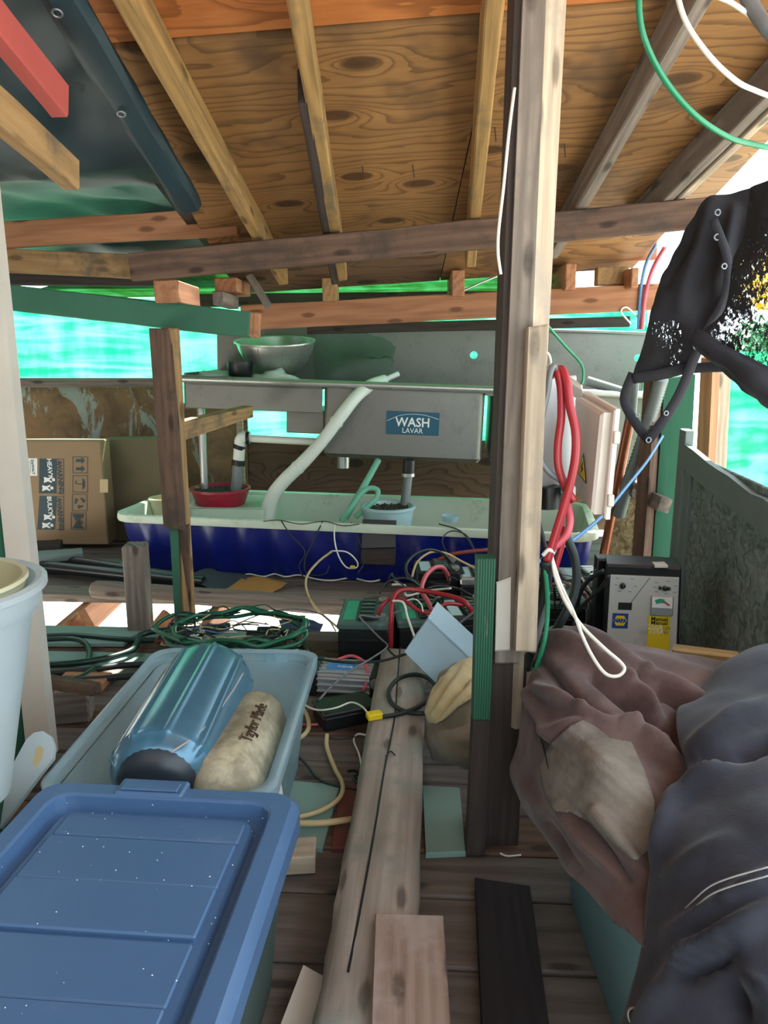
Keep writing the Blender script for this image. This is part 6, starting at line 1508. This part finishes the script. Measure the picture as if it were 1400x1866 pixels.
def coil(mat, rx, ry, z, rad, label, group, a0=0, a1=360, wob=.02):
    n = 22; pts = []
    ox, oy = r.uniform(-.03, .03), r.uniform(-.03, .03)
    for k in range(n + 1):
        t = math.radians(a0 + (a1 - a0) * k / n)
        pts.append(V((cc.x + ox + rx * math.cos(t) + r.uniform(-wob, wob), cc.y + oy + ry * math.sin(t) + r.uniform(-wob, wob), z + r.uniform(-.012, .012))))
    G().tube(pts, rad, 6, 3).make('coiled_wire' if rad < .006 else 'coiled_hose', m[mat], label=label, cat='wire' if rad < .006 else 'hose', group=group, smooth=True)
for i, (rx, z, lab) in enumerate(((.27, .12, 'bright green hose loop on top of the wire coil'), (.25, .10, 'green hose loop just under the topmost loop of the coil'), (.23, .13, 'smaller green hose loop leaning inside the wire coil'))):
    coil('greenh', rx, .17, z, .008, lab, None, wob=.012)
cols = ['rubber', 'whitec', 'greend', 'tanc', 'rubber', 'greyc', 'brownc', 'greend', 'whitec', 'rubber', 'greyc', 'bluec', 'tanc', 'rubber', 'greend', 'whitec', 'brownc', 'rubber']
for i, c_ in enumerate(cols):
    a = r.uniform(0, 200)
    coil(c_, r.uniform(.13, .27), r.uniform(.08, .17), r.uniform(.03, .13), r.uniform(.002, .0042), dict(rubber='black', whitec='white', greend='dark green', tanc='tan', greyc='grey', brownc='red brown', bluec='blue')[c_] + ' thin wire in the tangled coil behind the clear tote', 'thin wires of the tangled coil', a, a + r.uniform(180, 340), .03)
K('thin_wire', m['rubber'], [(310, 1150, 2.8), (315, 1130, 2.8), (335, 1124, 2.8), (352, 1132, 2.78), (360, 1150, 2.75)], .0035, 'black wire loop standing at the foot of the split post')
K('thin_wire', m['greyc'], [(425, 1140, 2.85), (480, 1118, 2.9), (540, 1110, 2.92), (590, 1122, 2.88), (612, 1150, 2.8)], .003, 'grey wire arching over the wire coil towards the batteries')
# nails through the roof
for lab, x, y in (('bent nail through the plywood left of the yellow rafter beside the post', 752, 300), ('nail poking through the plywood near the middle', 660, 303), ('long nail beside the yellow rafter left of the centre post', 902, 232), ('nail in the shaded plywood right of the centre post', 1029, 262)):
    p = PR(x, y, .09); G().rod(p, p + V((.006, .01, -.035)), .0018, 6).make('roof_nail', m['rust'], label=lab, cat='nail')
K('red_tip', m['redc'], [(990, 488, 3.2), (998, 488, 3.2), (1004, 486, 3.2)], .006, 'small red wire nut beside the dark block on the fir beam', 'wire nut')
K('steel_rod', m['zinc'], [(843, 531, 3.40), (880, 514, 3.42), (935, 492, 3.44)], .005, 'thin metal rod leaning on the orange block by the post', 'rod')
K('white_wire', m['whitec'], [(1150, 590, 3.33), (1132, 568, 3.33), (1142, 560, 3.325), (1160, 575, 3.33), (1172, 590, 3.33), (1160, 600, 3.33)], .004, 'white wire loop hanging below the right end of the fir beam')
K('cable_bundle', m['pinkc'], [(1170, 600, 3.31), (1176, 540, 3.31), (1190, 490, 3.3), (1212, 450, 3.2)], .009, 'faded red cable rising past the right end of the fir beam')
K('cable_bundle', m['bluec'], [(1164, 600, 3.32), (1168, 530, 3.32), (1178, 480, 3.3), (1196, 446, 3.2)], .007, 'pale blue cable beside the faded red one at the fir beam')

# more loose wiring among the batteries
r = random.Random(33)
lab_ = ['small black wire looping over the left batteries', 'thin black wire between the two front batteries', 'black jumper wire beside the rear battery', 'short black wire on the ribbed battery', 'grey jumper wire across the middle batteries', 'green jumper wire across the middle batteries',
        'thin black wire behind the green topped battery', 'thin white wire crossing the rear battery', 'black wire tangle at the grooved board', 'fine black wire above the clear plastic box']
for k, lb_ in enumerate(lab_):
    x0, y0, Y_ = r.uniform(690, 800), r.uniform(1060, 1120), r.uniform(2.5, 2.75)
    pts = [(x0, y0, Y_)]
    for j in range(4): pts.append((min(868, max(690, pts[-1][0] + r.uniform(-5, 42))), min(1128, max(1040, y0 + r.uniform(-26, 22))), Y_ + r.uniform(-.06, .06)))
    K('loose_wire', m[('rubber', 'rubber', 'black', 'rubber', 'greyc', 'greenc', 'rubber', 'whitec', 'black', 'rubber')[k]], pts, r.uniform(.0025, .0042), lb_)
lab_ = ['black wire looping over the battery right of the post', 'thin grey wire right of the hanging cable bundle', 'thin green wire behind the white cable loop', 'black wire passing behind the white cable loop', 'fine pale wire beside the charger case']
for k, lb_ in enumerate(lab_):
    x0, y0, Y_ = r.uniform(985, 1040), r.uniform(1060, 1110), r.uniform(2.45, 2.6)
    pts = [(x0, y0, Y_)]
    for j in range(4): pts.append((min(1085, max(980, pts[-1][0] + r.uniform(-14, 34))), min(1140, max(1045, y0 + r.uniform(-28, 30))), Y_ + r.uniform(-.05, .05)))
    K('loose_wire', m[('rubber', 'greyc', 'greenc', 'black', 'whitec')[k]], pts, r.uniform(.0025, .0042), lb_)
